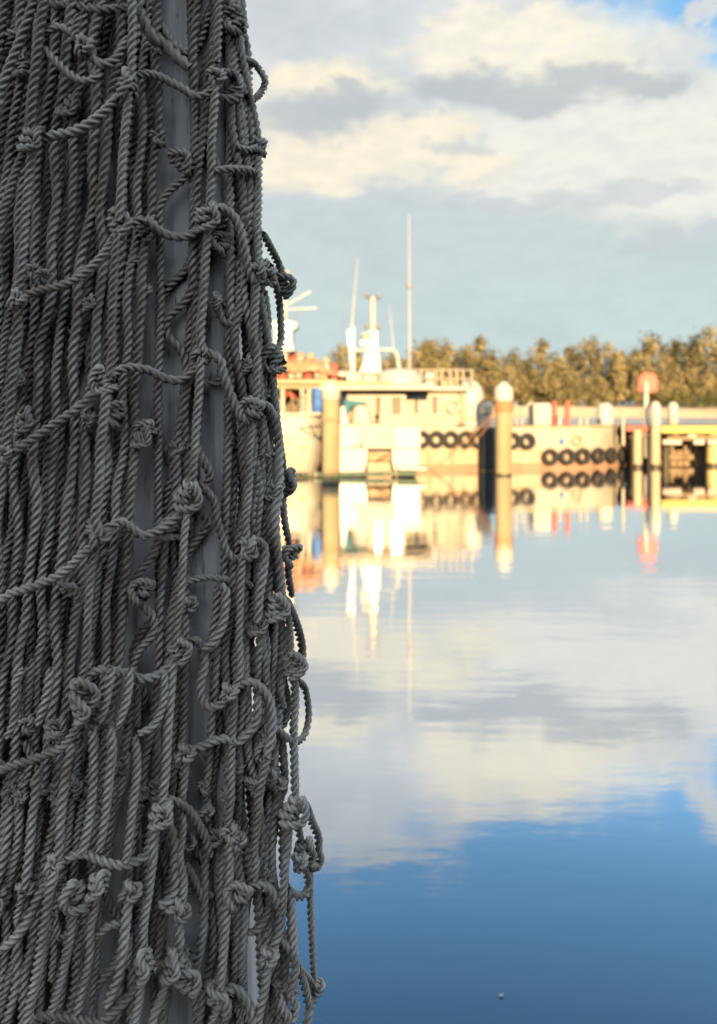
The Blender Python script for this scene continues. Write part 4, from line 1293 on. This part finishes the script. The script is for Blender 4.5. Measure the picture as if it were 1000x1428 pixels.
# ================================================================== FISHING BOAT BEHIND THE NET
def fishing_boat():
    Y0 = 25.7
    t = thing('fishing_boat', W(400, 660, Y0 + 1), 'white fishing boat half hidden behind the hanging net with floats piled on its canopy', 'boat')
    bx = lambda name, mt, x0, x1, y0, y1, Ya, Yb, par=t: part(MB().box(((W(x0, y0, Ya).x + W(x1, y0, Ya).x) / 2, (Ya + Yb) / 2, (W(x0, y0, Ya).z + W(x0, y1, Ya).z) / 2),
                                                          (abs(W(x1, y0, Ya).x - W(x0, y0, Ya).x), Yb - Ya, abs(W(x0, y0, Ya).z - W(x0, y1, Ya).z))), name, mt, par, 30)
    # hull seen from its quarter: flared topsides, rounded end at the pile
    vs, fs = [], []
    xs = np.linspace(300, 456, 20)
    rows = [(-.4, .55), (.02, .40), (.35, .16), (.9, .05), (1.45, .0), (1.86, -.05)]
    for i, px in enumerate(xs):
        k = max(0, (px - 425) / 31.0)
        for (z, ins) in rows:
            vs.append((W(px, 0, Y0).x - k * k * ins * .8, Y0 + ins + 1.3 * k ** 2.2, z))
    n = len(rows)
    for i in range(len(xs) - 1):
        for k in range(n - 1): fs.append((i * n + k, (i + 1) * n + k, (i + 1) * n + k + 1, i * n + k + 1))
    o = len(vs)
    for i in range(len(xs)):
        for (z, ins) in rows: vs.append((vs[i * n][0], Y0 + 3.2, z))
    for i in range(len(xs) - 1):
        for k in range(n - 1): fs.append((o + i * n + k, o + i * n + k + 1, o + (i + 1) * n + k + 1, o + (i + 1) * n + k))
        fs.append((i * n + n - 1, (i + 1) * n + n - 1, o + (i + 1) * n + n - 1, o + i * n + n - 1))
    for k in range(n - 1):
        e = (len(xs) - 1) * n
        fs.append((e + k, o + e + k, o + e + k + 1, e + k + 1)); fs.append((k, k + 1, o + k + 1, o + k))
    part(MB().add(vs, fs), 'hull', 'white', t, 60)
    bx('gunwale', 'cream', 300, 450, 575.5, 579, Y0 - .12, Y0 + .12)
    bx('rubbing_strake', 'canvas', 300, 436, 607, 609.5, Y0 - .035, Y0 + .06)
    for (a, b, c, e) in ((398, 411, 618, 620.5), (416, 428, 621, 626), (396, 403, 632, 634.5)): bx('hull_vent', 'tan', a, b, c, e, Y0 + .03, Y0 + .09)
    # canopy frame over the working deck
    Yp = Y0 + .4
    for px in (394.5, 421, 431): bx('canopy_post', 'cream', px - 2.2, px + 2.2, 541, 577, Yp, Yp + .12)
    bx('canopy_beam', 'tan', 300, 447, 535.5, 541.5, Yp - .05, Yp + .2)
    bx('canopy', 'tan', 300, 470, 529, 535.4, Yp - .25, Yp + 2.6)
    bx('deck_house', 'dark', 300, 417, 543, 577, Yp + 1.6, Yp + 2.5)
    for a, b in ((391, 399), (405, 411)):
        part(MB().tube([W(a, 546, Yp + .2), W(b, 573, Yp + .2)], .025, 8), 'brace', 'tan', t)
    for px, py in ((397, 552), (409, 553), (401, 549)): part(MB().lathe([(.03, -.09), (.09, -.05), (.1, 0), (.08, .06), (.02, .09)], tuple(W(px, py, Yp + .5)), 12), 'float', 'red', t)
    for py in (553, 560, 567): part(MB().lathe([(.03, -.09), (.08, -.05), (.1, 0), (.08, .06), (.02, .09)], tuple(W(424, py, Yp - .06)), 12), 'float', 'cream', t)
    # mast and rigging
    Ym = Y0 + 1.0
    part(MB().tube([W(397.5, 530, Ym), W(398, 384, Ym)], [.09, .05], 10), 'mast', 'white', t)
    part(MB().lathe([(.06, 0), (.09, .04), (.05, .1)], tuple(W(401, 382, Ym)), 10), 'lamp', 'canvas', t)
    for a, b in (((392, 430), (433, 406.5)), ((392, 432), (442, 429.5))): part(MB().tube([W(*a, Ym), W(*b, Ym)], .025, 6), 'boom', 'white', t)
    part(MB().tube([W(408, 452, Ym), W(418, 427, Ym)], .022, 6), 'antenna', 'metal', t)
    pl = [W(a, b, Ym) for a, b in ((384, 490), (385, 462), (380, 455), (382, 449), (406, 449), (415, 452), (415, 457), (408, 463), (408, 474), (411, 490))]
    part(MB().prism(pl, (0, -.3, 0), (0, .5, 0)), 'radar_tower', 'white', t, 20)
    return Yp


FB = fishing_boat()
# floats and folded net heaped on the canopy
rf = random.Random(8)
fl_mats = ['coral', 'canvas', 'tan', 'cream', 'tan', 'canvas']
n_f = 0
for row, (y0, xa, xb) in enumerate(((524, 384, 482), (514, 384, 474), (505, 384, 462), (497, 386, 440))):
    for px in np.arange(xa, xb, 11.5):
        px2 = px + rf.uniform(-2, 2); py = y0 + rf.uniform(-2, 2) + max(0, (px - 420)) * 0.03
        c = W(px2, py, FB + .25 + .28 * row + rf.uniform(-.1, .1)); r = rf.uniform(.12, .17)
        mt = rf.choice(fl_mats)
        prof = [(r * math.cos(a) * (1 if abs(a) < 1.5 else .2), r * math.sin(a) * 1.15) for a in np.linspace(-1.54, 1.54, 9)]
        o = MB().lathe(prof, tuple(c), 14).build('net_float', mt, None, 60)
        colr = {'coral': 'faded red', 'orange': 'orange', 'canvas': 'pale', 'cream': 'cream', 'tan': 'rusty tan'}[mt]
        tag(o, colr + ' fishing float in the heap on the fishing boat canopy', 'float', colr + ' floats heaped on the canopy')
vs, fs = [], []
for i, px in enumerate(np.linspace(320, 484, 30)):
    for k, u in enumerate(np.linspace(0, 1, 9)):
        hh = (0.82 if px < 440 else 0.82 * max(0.12, 1 - (px - 440) / 48)) * math.sin(math.pi * min(1, .06 + u * .94)) ** .6
        b = W(px, 529, FB - .15)
        vs.append((b.x, FB - .15 + u * 2.2, b.z + .01 + hh * (1 + .12 * math.sin(px * .5 + u * 9)) * .8 + rf.uniform(-.03, .03)))
for i in range(29):
    for k in range(8): fs.append((i * 9 + k, (i + 1) * 9 + k, (i + 1) * 9 + k + 1, i * 9 + k + 1))
tag(MB().add(vs, fs).build('folded_net', mat('orange_netting', (0.58, 0.27, 0.12), 0.9, 0.25, 5.0, 0.8, 14, color2=(0.62, 0.42, 0.24)), None, 70), 'heap of orange netting folded over the fishing boat canopy', 'fishing net')
# blue drum on deck
c = W(443.5, 577, FB - .1)
bd = thing('plastic_drum', c, 'blue plastic drum standing on the fishing boat deck by the mossy pile', 'drum')
hh = W(0, 541, FB).z - W(0, 577, FB).z; r = .19
part(MB().lathe([(r * .94, 0), (r, .04), (r, hh * .3), (r * 1.04, hh * .33), (r, hh * .36), (r, hh * .64), (r * 1.04, hh * .67), (r, hh * .7), (r, hh - .04), (r * .9, hh)], tuple(c), 20), 'barrel', 'blue', bd, 30)
part(MB().lathe([(.05, 0), (.05, .05), (.02, .06)], (c.x + .08, c.y, c.z + hh), 10), 'bung', 'white', bd)

# floating boom pipe in front of the sterns
Yb = 24.45
bm = thing('floating_boom', W(490, 661, Yb), 'dark green floating pipe boom lying along the waterline under the white sterns', 'boom')
part(MB().tube([W(330, 661.5, Yb), W(420, 662, Yb)], .075, 12), 'pipe', 'green', bm)
part(MB().tube([W(420.5, 662, Yb), W(582, 660.5, Yb)], .075, 12), 'pipe', 'green', bm)
for px in (424, 432, 440, 538, 546, 553): part(MB().torus(W(px, 661.5, Yb), .085, .025, (1, 0, 0), 14, 6), 'coupling', 'tan', bm)


# ================================================================== JETTY
def jetty():
    Y = 28.55
    x0 = W(873, 0, Y).x; xm = W(921, 0, Y).x; x1 = W(1230, 0, Y).x
    zt = CAMZ - (594 - HY) / F * Y
    t = thing('jetty', (x0, Y, 0), 'low timber jetty with yellow and red painted edge at the workboat bow', 'jetty')
    part(MB().box(((x0 + xm) / 2, Y - .04, zt - .09), (xm - x0 - .004, .08, .18)), 'edge_board', 'coral', t)['label'] = 'red edge board'
    part(MB().box(((xm + x1) / 2, Y - .06, zt - .12), (x1 - xm, .1, .24)), 'edge_board', 'yellow', t)['label'] = 'yellow edge board'
    n = 34
    pl = None
    for i in range(n):
        xa = x0 + (x1 - x0) * i / n; xb = x0 + (x1 - x0) * (i + 1) / n
        if pl is None:
            pl = part(MB().box(((xa + xb) / 2, Y + 1.7, zt - .05), (xb - xa - .015, 3.3, .07)), 'plank', 'old', t)
        else:
            c = pl.copy(); col.objects.link(c); c.location.x = xa - x0
    for px in (902, 945, 980, 1060, 1140):
        c = W(px, 0, Y); part(MB().box((c.x, Y + 1.6, zt - .3), (.24, 3.0, .22)), 'crossbeam', 'old', t)
    part(MB().box(((xm + x1) / 2 + .1, Y + .12, zt - .42), (x1 - xm - .3, .18, .16)), 'waler', 'old', t)
    for a, b in ((923, 949), (966, 981), (986, 1000)):
        A, B = W(a, 0, Y).x, W(b, 0, Y).x
        part(MB().box(((A + B) / 2, Y + .0, CAMZ - (616.5 - HY) / F * Y), (B - A, .2, .17)), 'beam_end', 'canvas', t)
    part(MB().box(((A + B) / 2 - .7, Y + .05, CAMZ - (608 - HY) / F * Y), (.3, .2, .12)), 'beam_end', 'canvas', t)
    # vertical planking behind and low brace
    k = None
    for i in range(40):
        x = x0 + .35 + i * .235
        if k is None: k = part(MB().box((x, Y + 1.55, .45), (.2, .06, 1.3)), 'plank', 'old', t)
        else:
            c = k.copy(); col.objects.link(c); c.location.x = i * .235; c.location.y = random.Random(i).uniform(-.03, .03)
    part(MB().box((x0 + 5, Y + 1.35, CAMZ - (641 - HY) / F * Y), (10, .16, .2)), 'brace', 'old', t)
    for px in (884, 902, 928, 982, 1050, 1110):
        c = W(px, 0, Y + .8); part(MB().tube([(c.x, c.y, -1.2), (c.x, c.y, zt - .2)], .14, 12), 'pile', 'wet', t)


jetty()
# life ring housing on its post
Y = 28.75
bs = W(900.5, 597, Y)
lr = thing('life_ring_housing', bs, 'red round topped life ring housing on a white post at the jetty corner', 'life ring')
zc = CAMZ - (533 - HY) / F * Y; xc = W(905, 0, Y).x; R = 13.6 / F * Y
out = [(xc + R * math.cos(a), Y + .08, zc + R * math.sin(a)) for a in np.linspace(0, math.pi, 15)] + [(xc - R * .98, Y + .08, zc - R * .95), (xc - R * .3, Y + .08, zc - R * 1.08), (xc + R * .98, Y + .08, zc - R * .92)]
part(MB().prism(out, (0, 0, 0), (0, .16, 0)), 'cover', 'coral', lr, 35)
inn = [(xc + .8 * (p[0] - xc), p[1], zc + .8 * (p[2] - zc)) for p in out]
part(MB().prism(inn, (0, -.03, 0), (0, -.003, 0)), 'front_panel', mat('sun_faded_red_panel', (0.58, 0.19, 0.12), 0.5, 0.1, 2.0), lr, 35)
part(MB().tube([(bs.x, Y - .03, .3), (bs.x, Y - .03, zc - .05), (bs.x, Y - .03, zc + .02)], [.085, .085, .05], 12), 'post', 'white', lr)


# ================================================================== MOORING LINES, FEATHER
def line(a, b, sag, r, label, mt='orange', name='mooring_line'):
    a, b = Vector(a), Vector(b)
    pts = [a.lerp(b, u) - Vector((0, 0, sag * 4 * u * (1 - u))) for u in np.linspace(0, 1, 12)]
    return tag(MB().tube(pts, r, 7).build(name, mt, None, 60), label, 'mooring rope')


line((P2[0] - .2, P2[1] - .1, P2[2] - .25), W(637, 624, 26.6), .08, .019, 'orange mooring line from the domed pile to the upper tyre row')
line((P2[0] - .2, P2[1] - .1, P2[2] - .36), W(650, 626, 26.6), .10, .019, 'lower orange mooring line from the domed pile to the workboat side')
line(W(640, 622, 26.55), W(603, 655, 26.5), .06, .014, 'thin orange line trailing from the upper tyre row down to the water')
line((P1[0], P1[1] - .25, P1[2] - .55), W(418, 596, 25.4), .08, .025, 'tan mooring line tied high on the mossy pile', 'tan')
line((P1[0] - .1, P1[1] - .25, P1[2] - .62), W(432, 592, 25.5), .12, .025, 'second tan line hanging from the mossy pile to the fishing boat', 'tan')
line(W(526, 640, 24.7), W(545, 631, 24.8), .02, .022, 'short orange line across the catamaran tunnel')
line(BOW, W(911, 603, 28.2), .1, .028, 'pale mooring line from the workboat bow to the sleeved jetty pile', 'canvas')
# tyre-pile rope turns on the mossy pile
mb = MB()
for k in range(3): mb.torus((P1[0], P1[1], P1[2] - .5 - .05 * k), .252, .028, (.06, .03, 1), 20, 6)
tag(mb.build('rope_turns', 'tan', None, 40), 'tan rope turns tied round the mossy pile below its cap', 'rope')
# a feather drifting close by
c = Vector(((699 - CX) / F * 3.07, 3.07, .004))
ft = thing('feather', c, 'tiny white feather floating alone on the dark blue water', 'feather')
vs, fs = [], []
for i, u in enumerate(np.linspace(-1, 1, 9)):
    w_ = .006 * math.sqrt(max(0, 1 - u * u)) + .0004
    vs += [(c.x + u * .009, c.y - w_, c.z + .002 * (1 - u * u)), (c.x + u * .009, c.y, c.z + .0045 * (1 - u * u) + .001), (c.x + u * .009, c.y + w_, c.z + .002 * (1 - u * u))]
for i in range(8):
    for k in range(2): fs.append((3 * i + k, 3 * i + 3 + k, 3 * i + 4 + k, 3 * i + 1 + k))
part(MB().add(vs, fs), 'vane', 'white', ft, 60)
part(MB().tube([(c.x - .012, c.y, c.z + .002), (c.x, c.y, c.z + .006), (c.x + .008, c.y, c.z + .003)], [.0008, .0006, .0002], 5), 'quill', 'cream', ft)
